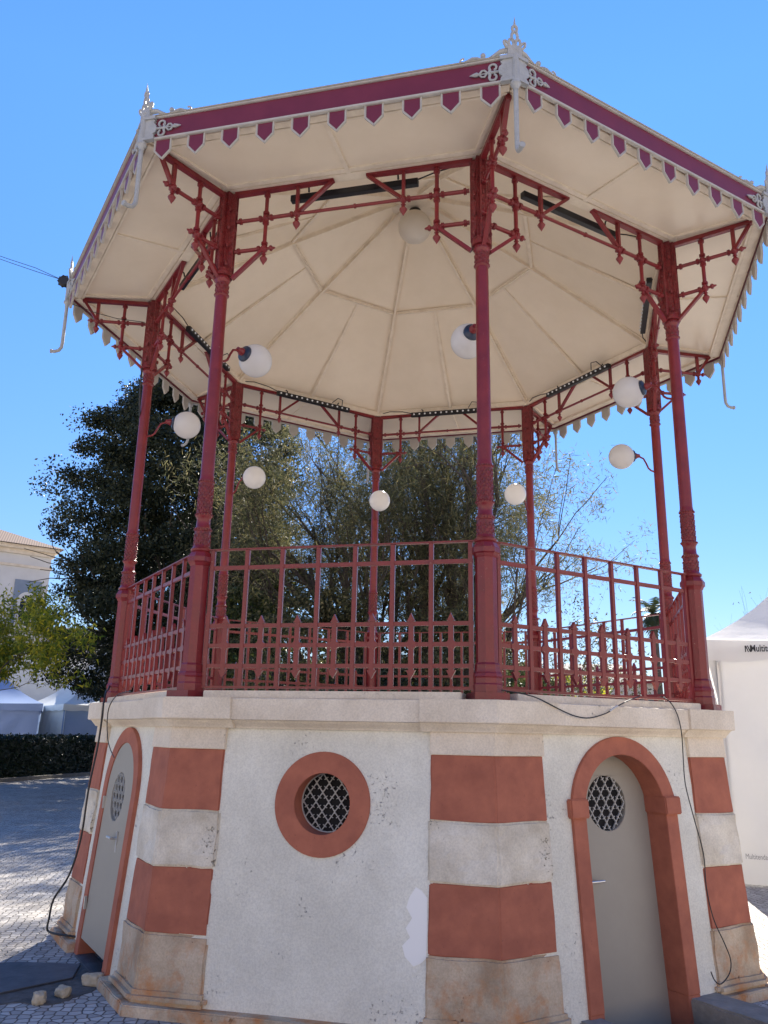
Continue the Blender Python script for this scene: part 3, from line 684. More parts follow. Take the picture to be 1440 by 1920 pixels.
# finial: fretted crest along both sides and the central spire
c = MB()
for s in (-1, 1):
    o_, u, n = side(s); f = lambda a, z: o_+u*a+n*.004+Vector((0, 0, z))
    pts = [(0.0, 6.475), (.05, 6.492), (.10, 6.488), (.145, 6.462), (.185, 6.438), (.22, 6.436), (.27, 6.462), (.305, 6.470), (.345, 6.452), (.375, 6.440)]
    c.tube([f(*p) for p in pts], [.022, .022, .018, .014, .013, .014, .013, .011, .010, .009], 8)
    c.sphere(f(.225, 6.478), .021, 8, 6); c.tube([f(*p) for p in [(.375, 6.440)]+sc_arc(.372, 6.462, .020, -80, 120, 6)], .008, 6)
    c.tube([f(.22, 6.436), f(.22, 6.47)], .012, 6)
# spire in the plane tangent to the corner
h = lambda y, z, x=3.838: (x+.02*(z-6.4)/.35, y, z)
c.prism([(-.055, 6.425), (.055, 6.425), (.05, 6.50), (0, 6.52), (-.05, 6.50)], [], lambda y, z: h(y, z, 3.848), lambda y, z: h(y, z, 3.834))
def loop(mb, cy, cz, ry, rz, rr=.0115, n=16, tilt=0):
    pts = []
    for i in range(n+1):
        t = 2*pi*i/n; a, b_ = ry*cos(t), rz*sin(t); y = cy+a*cos(tilt)-b_*sin(tilt); z = cz+a*sin(tilt)+b_*cos(tilt); pts.append(h(y, z))
    mb.tube(pts, rr, 6, cap=False)
loop(c, 0, 6.592, .022, .040); loop(c, 0, 6.655, .017, .026); c.tube([h(0, 6.49), h(0, 6.56)], .007, 6)
for s in (-1, 1):
    loop(c, s*.025, 6.535, .017, .034, .0105, tilt=-s*.15); loop(c, s*.060, 6.518, .014, .032, .0105, tilt=-s*.55)
c.tube([h(0, 6.675), h(0, 6.70), h(0, 6.76)], [.012, .009, .001], 6)
c.build('finial', 'zinc', cc, smooth=45)
# drain spout
c = MB()
c.lathe([(.030, 6.205), (.036, 6.19), (.034, 6.165), (.022, 6.15), (.020, 6.13)][::-1], (r+.012, 0, 0), 12); beads(c, .032, 6.178, 10, .009, (r+.012, 0))
c.tube([(r+.012, 0, 6.15), (r+.008, 0, 5.70), (r+.012, 0, 5.645), (r+.035, 0, 5.605), (r+.075, 0, 5.590), (r+.115, 0, 5.592)], .0175, 10); c.lathe([(.018, 0), (.022, .0), (.022, .02), (.014, .02)], (r+.10, 0, 5.591), 10, axis=(1, 0, 0))
c.build('drain_spout', 'zinc', cc, smooth=45)
around(cc, CORN, CA['C'])

# ================================================================== LAMPS
gl = empty('globe_lamp')
g_ = MB(); g_.sphere((2.465, 0, 4.86), .146, 32, 20); g_.build('globe', 'globe', gl, smooth=80)
g_ = MB(); ax = Vector((2.60-2.465, 0, 4.875-4.86)).normalized(); p0 = Vector((2.465, 0, 4.86))+ax*.128
g_.lathe([(.070, -.012), (.074, 0), (.070, .018), (.05, .028), (.032, .034), (.028, .05)], p0, 20, axis=ax); g_.build('socket_cap', 'navy', gl, smooth=35)
g_ = MB(); g_.lathe([(.034, 0), (.036, .02), (.026, .03), (.022, .06)], p0+ax*.035, 12, axis=ax)
g_.tube([p0+ax*.09, (2.70, 0, 4.868), (2.735, 0, 4.855), (2.765, 0, 4.80), (2.79, 0, 4.74), (2.82, 0, 4.715), (2.865, 0, 4.70)], .0105, 8); g_.build('lamp_arm', 'maroon', gl, smooth=50)
names = dict(A='left rear column, over the tree', B='front left column', C='front centre column, half hidden by it', D='right front column', E='right rear column against the sky', F='rear column right of centre', G='thin rear centre column', H='rear column left of centre')
cols = [('C', 'white globe lamp half hidden behind the nearest column'), ('B', 'white globe lamp with dark cap just right of the front left column'),
        ('D', 'white globe lamp on the front right column under the eave'), ('E', 'white globe lamp on curved arm hanging against open sky at right'),
        ('F', 'white globe lamp on the back column right of the nearest column'), ('G', 'smallest white globe lamp, in front of the thin middle back column'),
        ('H', 'white globe lamp between dark tree and feathery tree'), ('A', 'white globe lamp in front of the dark tree, beside the leftmost column')]
for i, (k, lb) in enumerate(cols):
    o = gl if i == 0 else copy_tree(gl)
    o.rotation_euler.z = rad(CA[k]); tag(o, lb, 'lamp', 'globe lamps on the bandstand columns')
cg = empty('ceiling_globe_lamp', (0, 0, 7.60))
M['globecream'] = mat('cream_opal_glass', (.80, .75, .66), .3, trans=.3)  # opal glass tinted cream to blend with the ceiling
g_ = MB(); g_.sphere((0, 0, 0), .20, 32, 20); g_.build('globe', 'globecream', cg, smooth=80)
g_ = MB(); g_.lathe([(.07, .19), (.07, .23), (.04, .25), (.015, .27)], n=16); g_.tube([(0, 0, .25), (0, 0, .36)], .008, 8); g_.tube([(-.05, 0, .30), (.05, .02, .31)], .014, 6); g_.build('hanging_hook', 'black', cg)
tag(cg, 'large white globe lamp hanging under the centre of the bandstand ceiling', 'lamp')

# LED bars
lb = empty('light_bar')
g_ = MB(); g_.box((2.575, 0, 6.235), (.055, 1.14, .06)); g_.build('bar_housing', 'black', lb, bevel=.004)
g_ = MB(); g_.sphere((2.545, 0, 6.235), .014, 8, 5); l0 = g_.build('led_lens', 'lens', lb)
for i in range(14):
    q = l0 if i == 0 else l0.copy()
    if i: COL.objects.link(q); q.parent = lb
    q.location = (0, -.52+i*.08, 0)
g_ = MB()
for s in (-1, 1): g_.tube([(2.60, s*.40, 6.27), (2.61, s*.40, 6.31), (2.62, s*.42, 6.33)], .008, 6)
g_.tube([(2.575, .56, 6.26), (2.58, .70, 6.30), (2.60, .9, 6.325), (2.66, 1.05, 6.32)], .006, 6)
g_.tube([(2.575, -.45, 6.27), (2.50, -.42, 6.33), (2.49, -.34, 6.34), (2.55, -.28, 6.28)], .006, 6); g_.build('power_lead', 'cable', lb)
lbl = dict(BC='long black light bar behind the front left frieze, left of the nearest column', CD='black light bar behind the front right frieze, right of the nearest column', DE='black light bar seen end on beside the right front column', EF='black light bar with pale lens dots at the back right under the ceiling',
           FG='black light bar with lens dots left of the nearest column, over the rear eave', GH='black light bar with lens dots over the rear left frieze', HA='black light bar under the ceiling between left rear columns', AB='short-looking black light bar beside the front left column top')
for i, k in enumerate(lbl):
    o = lb if i == 0 else copy_tree(lb)
    o.rotation_euler.z = rad(PH[k]); tag(o, lbl[k], 'light bar', 'light bars round the ceiling')

# ================================================================== CABLES
def cabl(name, pts, r, m, lab, cat='cable', smooth_n=4):
    # catmull-rom through the points
    P = [Vector(p) for p in pts]; out = []
    for i in range(len(P)-1):
        p0, p1, p2, p3 = P[max(i-1, 0)], P[i], P[i+1], P[min(i+2, len(P)-1)]
        for j in range(smooth_n):
            t = j/smooth_n
            out.append(.5*((2*p1)+(-p0+p2)*t+(2*p0-5*p1+4*p2-p3)*t*t+(-p0+3*p1-3*p2+p3)*t**3))
    out.append(P[-1]); c = MB(); c.tube(out, r, 8); o = c.build(name, m, smooth=60); return tag(o, lab, cat)
cabl('power_cable', [at(266, 690, 8.50), at(262, 750, 8.52), at(262, 860, 8.75), at(249, 1000, 8.75), at(226, 1200, 8.75), at(206, 1285, 8.55), at(197, 1304, 8.15), at(185, 1390, 8.10), at(166, 1480, 8.06), at(152, 1570, 8.05), at(130, 1640, 8.05), at(101, 1685, 8.1)]
     + [at(92, 1722, 8.15), (-3.26, -.20, -.02), (-3.16, -.36, -.018), (-3.04, -.46, -.012), (-2.93, -.50, -.02)], .009, 'cable', 'thick black cable running down the left corner to the ground')
cabl('thin_cable', [onface('AB', 2.90, x, y) for x, y in ((246, 1296), (222, 1302), (206, 1322), (201, 1350), (202, 1385), (207, 1405), (214, 1420))], .0042, 'cable', 'thin black cable looping over the cornice above the open left door')
q = 2.915
cabl('looped_cable', [onface('CD', 2.80, 940, 1294)]+[onface('CD', q, x, y) for x, y in ((1000, 1306), (1053, 1332), (1080, 1343), (1106, 1346), (1135, 1338), (1150, 1329), (1175, 1315))]+[onface('CD', 2.80, 1203, 1304)], .0042, 'cable', 'thin black cable sagging across the cornice above the right door')
cabl('cable_tape', [onface('CD', q+.003, x, y) for x, y in ((1143, 1333.5), (1150, 1328.5), (1158, 1323.5))], .0075, 'cablegrey', 'pale grey tape wrapped on the sagging cable over the right door', 'tape')
cabl('hanging_cable', [onface('CD', 2.80, 1238, 1305), onface('CD', q, 1256, 1316), onface('CD', q, 1270, 1340), onface('CD', 2.91, 1278, 1375)]+[onface('CD', 2.86, x, y, BAT) for x, y in ((1281, 1420), (1285, 1470), (1300, 1530), (1319, 1600), (1324, 1660), (1337, 1720), (1359, 1770), (1370, 1800), (1368, 1825), (1352, 1845), (1340, 1838), (1333, 1822))], .0042, 'cable', 'thin black cable hanging down the corner right of the recessed door')
a0 = at(117, 525, 9.0)
ow = MB()
for d in (0, .045):
    pts = []
    e = at(-260, 373+d*40, 17)
    for i in range(13):
        t = i/12; p = a0.lerp(e, t); p.z -= .25*4*t*(1-t)*.35-d*(1 if i else 0); pts.append(p)
    ow.tube(pts, .004, 5)
ow = ow.build('overhead_wire', 'cable'); tag(ow, 'pair of thin black overhead wires running to the left roof corner', 'wire')
pu = MB(); pu.lathe([(.05, -.03), (.062, -.015), (.062, .015), (.05, .03)], a0+Vector((.02, 0, -.02)), 12, axis=(0, 1, 0)); pu.tube([a0+Vector((.07, 0, -.02)), a0+Vector((.13, 0, -.0))], .012, 6)
for k in range(9):
    t = k*.7; pu.tube([a0+Vector((.02+.055*cos(t), -.03+.007*k, -.02+.055*sin(t))), a0+Vector((.02+.068*cos(t+1), -.03+.007*k, -.02+.068*sin(t+1))), a0+Vector((.02+.055*cos(t+2), -.03+.007*k, -.02+.055*sin(t+2)))], .007, 5)
pu = pu.build('cable_coil', 'cable'); tag(pu, 'small black coil of cable hung at the left roof corner', 'cable coil')
c = MB(); c.tube([a0+Vector((.05, 0, -.05)), at(124, 560, 8.98), (-3.80, 0, 6.17), (-3.55, -.02, 6.08), (-3.3, -.02, 6.03), (-3.0, -.05, 6.0)], .004, 5); tag(c.build('guy_wire', 'cable'), 'fine black wire from the cable coil through the left eave bracket', 'wire')

# ================================================================== ground details
# stairwell in front of the right door
c = MB(); zt_ = .0
c.prism([(2.74, -.58), (3.90, -.58), (3.90, .72), (2.74, .72)], [[(2.74+.0001, -.40), (2.74+.0001, .42), (3.60, .42), (3.60, -.40)]] if False else [], lambda n, t: cdp(n, t, 0), lambda n, t: cdp(n, t, -.01)) if False else None
for n0, n1, t0_, t1_ in ((2.88, 3.62, .42, .72), (2.88, 3.62, -.60, -.42), (3.62, 3.95, -.60, .72)):
    P = [cdp(n0, t0_, 0), cdp(n1, t0_, 0), cdp(n1, t1_, 0), cdp(n0, t1_, 0)]
    vs = [p+Vector((0, 0, -.7)) for p in P]+[p+Vector((0, 0, -.02)) for p in P]
    c.add(vs, [(3, 2, 1, 0), (4, 5, 6, 7), (0, 1, 5, 4), (1, 2, 6, 5), (2, 3, 7, 6), (3, 0, 4, 7)])
sw = c.build('stairwell_kerb', 'concrete', bevel=.012, sub=4, rough=.012); tag(sw, 'rough concrete rim round the sunken step before the recessed right door', 'kerb')
c = MB(); P = [cdp(2.4, -.45, 0), cdp(3.65, -.45, 0), cdp(3.65, .45, 0), cdp(2.4, .45, 0)]
c.add([p+Vector((0, 0, -.72)) for p in P]+[p+Vector((0, 0, -.60)) for p in P], [(3, 2, 1, 0), (4, 5, 6, 7), (0, 1, 5, 4), (1, 2, 6, 5), (2, 3, 7, 6), (3, 0, 4, 7)])
c.build('well_floor', 'concrete', sw)
# flat metal sheet and a rough cement patch on the left
def gpx(x, y, z=G):
    v = ray(x, y); p = CAM+v*((z-CAM.z)/v.z); return (p.x, p.y)
c = MB(); c.prism([gpx(*p) for p in ((-90, 1815), (30, 1807), (151, 1811), (136, 1837), (0, 1866), (-110, 1890))], [], lambda x, y: (x, y, G+.016), lambda x, y: (x, y, G+.006))
tag(c.build('ground_plate', 'plate', bevel=.004), 'flat dark metal sheet lying on the paving left of the base', 'metal sheet')
M['soil'] = mat('dark_cement_patch', (.13, .125, .12), .95, var=(.06, .055, .05), vscale=9, bump=.8, bscale=20)
c = MB(); rnn = random.Random(2); edge = ((-90, 1868), (0, 1850), (110, 1822), (150, 1806), (172, 1800), (190, 1822), (188, 1846), (165, 1862), (128, 1876), (78, 1887), (30, 1880), (-90, 1905)); pe = []
for a_, b__ in zip(edge, edge[1:]+edge[:1]):
    for k in range(5): t = k/5; q = gpx(a_[0]+(b__[0]-a_[0])*t, a_[1]+(b__[1]-a_[1])*t); pe.append((q[0]+rnn.uniform(-.02, .02), q[1]+rnn.uniform(-.02, .02)))
c.prism(pe, [], lambda x, y: (x, y, G+.004), lambda x, y: (x, y, G-.01))
o = c.build('cement_patch', 'soil'); struct(o)
def rock(name, p, s, seed, lab):
    b = bmesh.new(); bmesh.ops.create_icosphere(b, subdivisions=3, radius=1)
    for v in b.verts:
        q = v.co*1.3+Vector((seed, seed*2, 0)); k = max(abs(v.co.x+.3*v.co.y), abs(v.co.y-.2*v.co.z), abs(v.co.z)); v.co = Vector((v.co.x*s[0], v.co.y*s[1], v.co.z*s[2]))*(.55+.45/max(k, .5))*(1+.22*noise.noise(q)+.10*noise.noise(q*2.5))
    me = bpy.data.meshes.new(name); b.to_mesh(me); b.free(); me.materials.append(M['rock']); o = bpy.data.objects.new(name, me); COL.objects.link(o); o.location = p; o.rotation_euler.z = seed
    return tag(o, lab, 'stone', 'loose stones left of the base')
rock('loose_stone', (-2.62, -1.60, G+.035), (.05, .075, .045), 1, 'pale loose stone touching the corner foot of the base')
rock('loose_stone', (-2.77, -1.86, G+.03), (.06, .05, .038), 2.3, 'pale angular stone in the middle of the three left of the base')
rock('loose_stone', (-2.90, -1.99, G+.03), (.045, .06, .045), 3.1, 'pale loose stone farthest from the base beside the metal sheet')

# ================================================================== VEGETATION
import numpy as np
def leaves_obj(name, cen, nrm_spread, size, m, parent, rng, shape='quad', aspect=.55, down=0):
    n = len(cen); cen = np.asarray(cen)
    d = rng.normal(size=(n, 3)); d[:, 2] -= down*1.5; d /= np.linalg.norm(d, axis=1)[:, None]
    e = rng.normal(size=(n, 3)); e -= d*np.sum(d*e, 1)[:, None]; e /= np.linalg.norm(e, axis=1)[:, None]
    s = size*rng.uniform(.6, 1.3, n)[:, None]
    if shape == 'quad':
        V = np.stack([cen-d*s*.5, cen+e*s*aspect*.5, cen+d*s*.5, cen-e*s*aspect*.5], 1).reshape(-1, 3); k = 4
    else:
        V = np.stack([cen-e*s*aspect*.5, cen+e*s*aspect*.5, cen+d*s], 1).reshape(-1, 3); k = 3
    me = bpy.data.meshes.new(name); me.vertices.add(n*k); me.vertices.foreach_set('co', V.astype('f').ravel())
    me.loops.add(n*k); me.loops.foreach_set('vertex_index', np.arange(n*k, dtype='i')); me.polygons.add(n)
    me.polygons.foreach_set('loop_start', np.arange(0, n*k, k, dtype='i')); me.update(calc_edges=True)
    me.materials.append(M[m]); o = bpy.data.objects.new(name, me); COL.objects.link(o); o.parent = parent
    return o
def limb(mb, p, d, L, r, rng, lvl, tips, spread=.5, up=.15, n=6, kids_=3, shrink=.68, minr=.012, all_pts=None, jit=.12):
    pts = [Vector(p)]; rs = [r]; dd = Vector(d).normalized()
    for i in range(5):
        dd = (dd+Vector(rng.normal(size=3)*jit)+Vector((0, 0, up*.25))).normalized(); pts.append(pts[-1]+dd*L/5); rs.append(r*(1-.10*(i+1)))
    mb.tube(pts, rs, n if r > .05 else 4, cap=False)
    if all_pts is not None and lvl <= 1: all_pts += [q for q in pts]
    if lvl == 0: tips.append((pts[-1], dd)); tips.append((pts[3], dd)); return
    for k in range(kids_):
        i = int(rng.integers(2, 6)); a = rng.uniform(0, 2*pi); o = dd.orthogonal().normalized(); o = Matrix.Rotation(a, 3, dd) @ o
        nd = (dd*(1-spread*.3)+o*spread*rng.uniform(.6, 1.3)+Vector((0, 0, up))).normalized()
        limb(mb, pts[i], nd, L*shrink*rng.uniform(.8, 1.2), rs[i]*.66, rng, lvl-1, tips, spread, up, n, kids_, shrink, minr, all_pts, jit)

def broad_tree(name, lab, base, H, crown_r, crown_z0, nclump, per, leaf, m, seed, env=None, group=None, clr=.8, aspect=.55, trunk_r=.25, flat=.6, lean=(0, 0)):
    rng = np.random.default_rng(seed); o = empty(name, base)
    tk = MB(); tips = []; limb(tk, (0, 0, -.1), (lean[0], lean[1], 1), H*.42, trunk_r, rng, 3, tips, .75, .12, 8, 4, .66)
    tk.build('trunk', 'bark', o, smooth=60)
    P = []
    for i in range(nclump):
        h = rng.uniform(0, 1)**.85; z = crown_z0+(H-crown_z0)*h
        rr = crown_r*(env(h) if env else math.sqrt(max(.04, 1-(2*h-.85)**2/1.35)))
        a = rng.uniform(0, 2*pi); f = rng.uniform(0, 1)**.45; wob = 1+.30*noise.noise(Vector((cos(a)*1.3, sin(a)*1.3, z*.35+seed)))
        c_ = np.array([rr*f*wob*cos(a)+lean[0]*z, rr*f*wob*sin(a)+lean[1]*z, z])
        k = int(per*rng.uniform(.5, 1.4)); cr = clr*rng.uniform(.5, 1.2)
        q = rng.normal(size=(k, 3)); q /= np.linalg.norm(q, axis=1)[:, None]; q *= (rng.uniform(0, 1, (k, 1))**.5)*cr; q[:, 2] *= flat
        P.append(c_+q)
    leaves_obj('crown', np.concatenate(P), 1, leaf, m, o, rng, aspect=aspect)
    tag(o, lab, 'tree', group); return o

def pix_base(x, D): p = at(x, 1352, D); return Vector((p.x, p.y, G))
# big dark tree on the left
b0 = pix_base(312, 31)
broad_tree('dark_tree', 'tall dark dense evergreen tree behind the left columns of the bandstand', b0, 15.0, 4.35, 2.9, 960, 260, .125, 'leafdark', 11,
           env=lambda h: (.80+.9*h if h < .2 else (1.0-.05*(h-.2) if h < .55 else math.sqrt(max(.02, 1-((h-.55)/.47)**2))*.97)), clr=.85, trunk_r=.35)
broad_tree('dark_tree', 'dark evergreen tree farther back, unseen, added to shade the left paving', Vector((-4.2, 33, G)), 12.5, 4.2, 2, 300, 110, .22, 'leafdark', 12, clr=.9, trunk_r=.3)  # hidden tree, added for the shade it throws on the left paving
# feathery multi-stemmed tree in the middle
def feather_tree(name, lab, base, stems, L, seed, m, per, nl, thick, aspect, spread=.42, lvl=3, r0=.16, up=.14, kids_=4, down=.3, cl=.5, jit=.12, shr=.68, zmin=0):
    rng = np.random.default_rng(seed); o = empty(name, base); tk = MB(); tips = []; ap_ = []
    for (dx, dy, s) in stems:
        limb(tk, (dx*.5, dy*.5, -.1), (dx, dy, 1), L*s, r0*rng.uniform(.8, 1.15), rng, lvl, tips, spread, up, 7, kids_, shr, all_pts=ap_, jit=jit)
    tk.build('trunk', 'bark', o, smooth=60)
    P = []
    for p, d in tips:
        k = int(per*rng.uniform(.5, 1.5)); ns = 5; cs_ = rng.normal(size=(ns, 3))*cl*.62
        q = cs_[rng.integers(0, ns, k)]+rng.normal(size=(k, 3))*np.array([.22, .22, .30])*cl; P.append(np.array(p)+q)
    P = np.concatenate(P); P = P[P[:, 2] > zmin]
    leaves_obj('crown', P, 1, nl, m, o, rng, 'tri', aspect=aspect, down=down)
    tag(o, lab, 'tree'); return o
feather_tree('feathery_tree', 'large feathery grey-green tree with many bare stems seen through the bandstand', pix_base(770, 25),
             [(-.62, .05, 1.0), (-.38, .2, 1.05), (-.18, -.1, 1.1), (.06, -.15, 1.1), (.28, .1, 1.1), (.48, .0, 1.0), (.68, .1, .84), (-.85, 0, .85), (.52, -.1, 1.05)], 5.6, 21, 'leaffine', 135, .20, .085, .12, spread=.46, lvl=3, r0=.28, cl=.66)
broad_tree('round_tree', 'round dark green tree low behind the bandstand left of centre', pix_base(600, 23), 5.6, 2.6, .3, 150, 130, .11, 'leaffine', 31, clr=.6, trunk_r=.12)
broad_tree('round_tree', 'dark bushy tree low behind the bandstand at the nearest column', pix_base(860, 22), 5.0, 2.3, .2, 150, 130, .11, 'leaffine', 32, clr=.6, trunk_r=.12)
broad_tree('bushy_tree', 'mid green bushy tree behind the left end of the front railing', pix_base(480, 26), 6.4, 2.8, .2, 170, 130, .13, 'leafmid', 33, clr=.6, trunk_r=.12)
broad_tree('shrub', 'low dark shrub behind the middle of the railing', pix_base(720, 20.5), 3.3, 2.4, .1, 180, 150, .09, 'leafdark', 34, clr=.5, trunk_r=.06)
broad_tree('shrub', 'low dark shrub behind the right part of the front railing', pix_base(960, 21), 3.3, 2.0, .1, 160, 150, .09, 'leafmid', 35, clr=.5, trunk_r=.06)
for px_, D_, h_, r_, sd, lab_ in ((430, 33, 4.8, 2.6, 81, 'dark leafy bush behind the railing below the left rear lamp'), (560, 32, 4.2, 2.6, 82, 'dark leafy bush behind the railing left of the thin middle column'),
                          (690, 33, 5.0, 2.7, 83, 'dark leafy bush behind the railing straight below the smallest lamp'), (820, 32, 4.6, 2.6, 84, 'dark leafy bush behind the railing left of the nearest column'), (950, 33, 4.4, 2.5, 85, 'dark leafy bush behind the railing right of the nearest column')):
    broad_tree('leafy_bush', lab_, pix_base(px_, D_), h_, r_, .1, 260, 170, .15, 'leafdark' if sd % 2 else 'leafmid', sd, group='bushes beyond the bandstand', clr=.6, trunk_r=.08)
broad_tree('yellow_tree', 'small tree with yellow leaves seen through the right railing', pix_base(1080, 34), 4.3, 1.5, .8, 60, 70, .13, 'leafyellow', 36, clr=.5, trunk_r=.06)
feather_tree('sparse_tree', 'sparse small-leaved tree behind the right railing against the sky', pix_base(1040, 25), [(-.2, 0, .9), (.15, 0, 1), (.35, .1, .75)], 2.9, 41, 'leafbrown', 12, .10, .5, .5, spread=.62, lvl=3, r0=.06, kids_=4, down=0, cl=.35)
feather_tree('yellow_green_tree', 'yellow-green tree at the left edge in front of the church', pix_base(-118, 24), [(.20, 0, .85), (.05, .1, .7), (-.2, .1, .8), (.22, -.15, .8)], 3.3, 51, 'leafyellow', 120, .13, .5, .4, spread=.66, lvl=3, r0=.09, kids_=3, down=.4, cl=.40, zmin=2.75)
feather_tree('bare_tree', 'bare-branched tree top showing behind the white tent at the right edge', pix_base(1475, 27), [(-.15, 0, 1), (.1, 0, 1)], 3.0, 61, 'leafbrown', 1, .08, .3, .6, spread=.6, lvl=3, r0=.06, kids_=4, down=0, cl=.2)
# palm
pb = pix_base(1238, 55); po = empty('palm_tree', pb); tk = MB(); tk.tube([(0, 0, 0), (.1, 0, 4), (0, 0, 9.6)], [.28, .22, .2], 8); tk.build('trunk', 'bark', po, smooth=60)
V = []; Fc = []; rn = random.Random(4)
for k in range(46):
    a = rn.uniform(0, 2*pi); e = rn.uniform(-.9, 1.2); L = rn.uniform(1.3, 1.9); p = Vector((0, 0, 9.6)); d = Vector((cos(a)*cos(e), sin(a)*cos(e), sin(e))); s = Vector((-sin(a), cos(a), 0))
    for i in range(9):
        d = (d+Vector((0, 0, -.13))).normalized(); q = p+d*L/9
        for sg in (-1, 1):
            b_ = len(V); ln = .42*sin(pi*(i+1.5)/11); V += [p, q, q+s*sg*ln+d*.2-Vector((0, 0, .12))]; Fc.append((b_, b_+1, b_+2))
        p = q
raw('crown', V, Fc, 'palmleaf', po); tag(po, 'distant fan palm showing beside the right rear column', 'palm tree')
# clipped hedge at left
hp0 = Vector((-9.95, 22.5, G)); hp1 = Vector((-7.9, 27.8, G)); hd = (hp1-hp0).normalized(); hn = Vector((-hd.y, hd.x, 0))
if hn.x > 0: hn = -hn
hd_o = empty('clipped_hedge', hp0-hd*7); hL = 34; rng = np.random.default_rng(9)
def hedge_pts(n):
    u = rng.uniform(0, hL, n); face = rng.uniform(0, 1, n); z = np.where(face < .62, rng.uniform(.05, 1.42, n), 1.42); v = np.where(face < .62, 0, rng.uniform(0, 1.6, n))
    base = np.outer(u, np.array(hd))+np.outer(v, np.array(hn)); base[:, 2] += z
    base += rng.normal(size=(n, 3))*.05; return base
leaves_obj('hedge_foliage', hedge_pts(60000), 1, .10, 'hedgeleaf', hd_o, rng)
c = MB(); c.add([Vector((0, 0, 0)), hd*hL, hd*hL+hn*1.6, hn*1.6, Vector((0, 0, 1.38)), hd*hL+Vector((0, 0, 1.38)), hd*hL+hn*1.6+Vector((0, 0, 1.38)), hn*1.6+Vector((0, 0, 1.38))],
                [(3, 2, 1, 0), (4, 5, 6, 7), (0, 1, 5, 4), (1, 2, 6, 5), (2, 3, 7, 6), (3, 0, 4, 7)]); c.build('hedge_core', 'hedgeleaf', hd_o)
tag(hd_o, 'long dark clipped hedge along the far edge of the paving at left', 'hedge')
c = MB(); p0 = hp0-hd*7-hn*.30; p1 = p0+hd*hL
c.bar(p0+Vector((0, 0, .06)), p1+Vector((0, 0, .06)), .15, .12); tag(c.build('stone_kerb', 'concrete', bevel=.01), 'low pale kerb in front of the long clipped hedge', 'kerb')

# ================================================================== LEFT BUILDINGS
# church: corner toward the right at x=92
cb = pix_base(58, 56); dv = (cb-CAM); dv.z = 0; dv.normalize()
ch = empty('church', cb, math.atan2(dv.y, dv.x)-pi/2)      # local +y away from camera, +x right
c = MB(); W_, HH = 16, 12.4
uu = Vector((-cos(rad(14)), -sin(rad(14)), 0)); ww2 = Vector((-.25, 1, 0)).normalized()
def chq(mb, u0, u1, z0, z1, off=0, th=.3, m=0):
    nrm = Vector((uu.y, -uu.x, 0)); 
    if nrm.y > 0: nrm = -nrm
    P = [uu*u0, uu*u1]; A = [p+nrm*off for p in P]; B = [p+nrm*(off-th) for p in P]
    mb.add([A[0]+Vector((0, 0, z0)), A[1]+Vector((0, 0, z0)), A[1]+Vector((0, 0, z1)), A[0]+Vector((0, 0, z1)), B[0]+Vector((0, 0, z0)), B[1]+Vector((0, 0, z0)), B[1]+Vector((0, 0, z1)), B[0]+Vector((0, 0, z1))],
           [(0, 1, 2, 3), (7, 6, 5, 4), (0, 4, 5, 1), (1, 5, 6, 2), (2, 6, 7, 3), (3, 7, 4, 0)], m)
nch = Vector((uu.y, -uu.x, 0)); nch = -nch if nch.y > 0 else nch
chq(c, 0, W_, 0, HH, 0, 9)
c.build('wall', 'churchwall', ch)
c = MB(); chq(c, -.15, W_, HH-.1, HH+.2, .15, 9.3); chq(c, -.35, W_, HH+.2, HH+.45, .35, 9.7); chq(c, -.1, W_, HH-.9, HH-.75, .08, 9.2); c.build('eaves_cornice', 'cornice', ch)
c = MB(); e0 = [uu*-.6+nch*.6, uu*W_+nch*.6, uu*W_-nch*9.6, uu*-.6-nch*9.6]; rz0 = HH+.45
c.add([p+Vector((0, 0, rz0)) for p in e0]+[uu*3.5-nch*4.5+Vector((0, 0, rz0+2.0)), uu*W_-nch*4.5+Vector((0, 0, rz0+2.0))], [(0, 1, 5, 4), (1, 2, 5), (2, 3, 4, 5), (3, 0, 4), (3, 2, 1, 0)]); c.build('roof', 'tile', ch)
c = MB(); fcc = lambda off: (lambda a, z: uu*a+nch*off+Vector((0, 0, z)))
c.prism([(.40, 7.9), (2.0, 7.9), (2.0, 10.7), (.40, 10.7)], [[(x, z) for x, z in arch(.55, 7.91, 9.4, 16, 1.2)]], fcc(.06), fcc(-.02)); c.build('blue_panel', 'bluepanel', ch)
c = MB(); c.prism([(x+1.2, z) for x, z in arch_ring(.55, .36, 7.7, 7.7, 9.4, 16)], [], fcc(.12), fcc(-.02)); wf = c.build('window_surround', 'churchwall', ch)
c = MB(); c.prism(arch(.36, 7.7, 9.4, 16, 1.2), [], fcc(.03), fcc(.0)); c.build('window_pane', 'glass', wf)
c = MB()
for a in (30, 60, 90, 120, 150): c.bar(fcc(.06)(1.2, 9.4), fcc(.06)(1.2+.36*cos(rad(a)), 9.4+.36*sin(rad(a))), .03, .04)
for z in (8.2, 8.8, 9.4): c.bar(fcc(.06)(.84, z), fcc(.06)(1.56, z), .03, .04)
c.bar(fcc(.06)(1.2, 7.7), fcc(.06)(1.2, 9.4), .03, .04); c.build('glazing_bars', 'churchwall', wf)
tag(ch, 'tall off-white church wall with tiled roof and arched window in a blue panel', 'church')
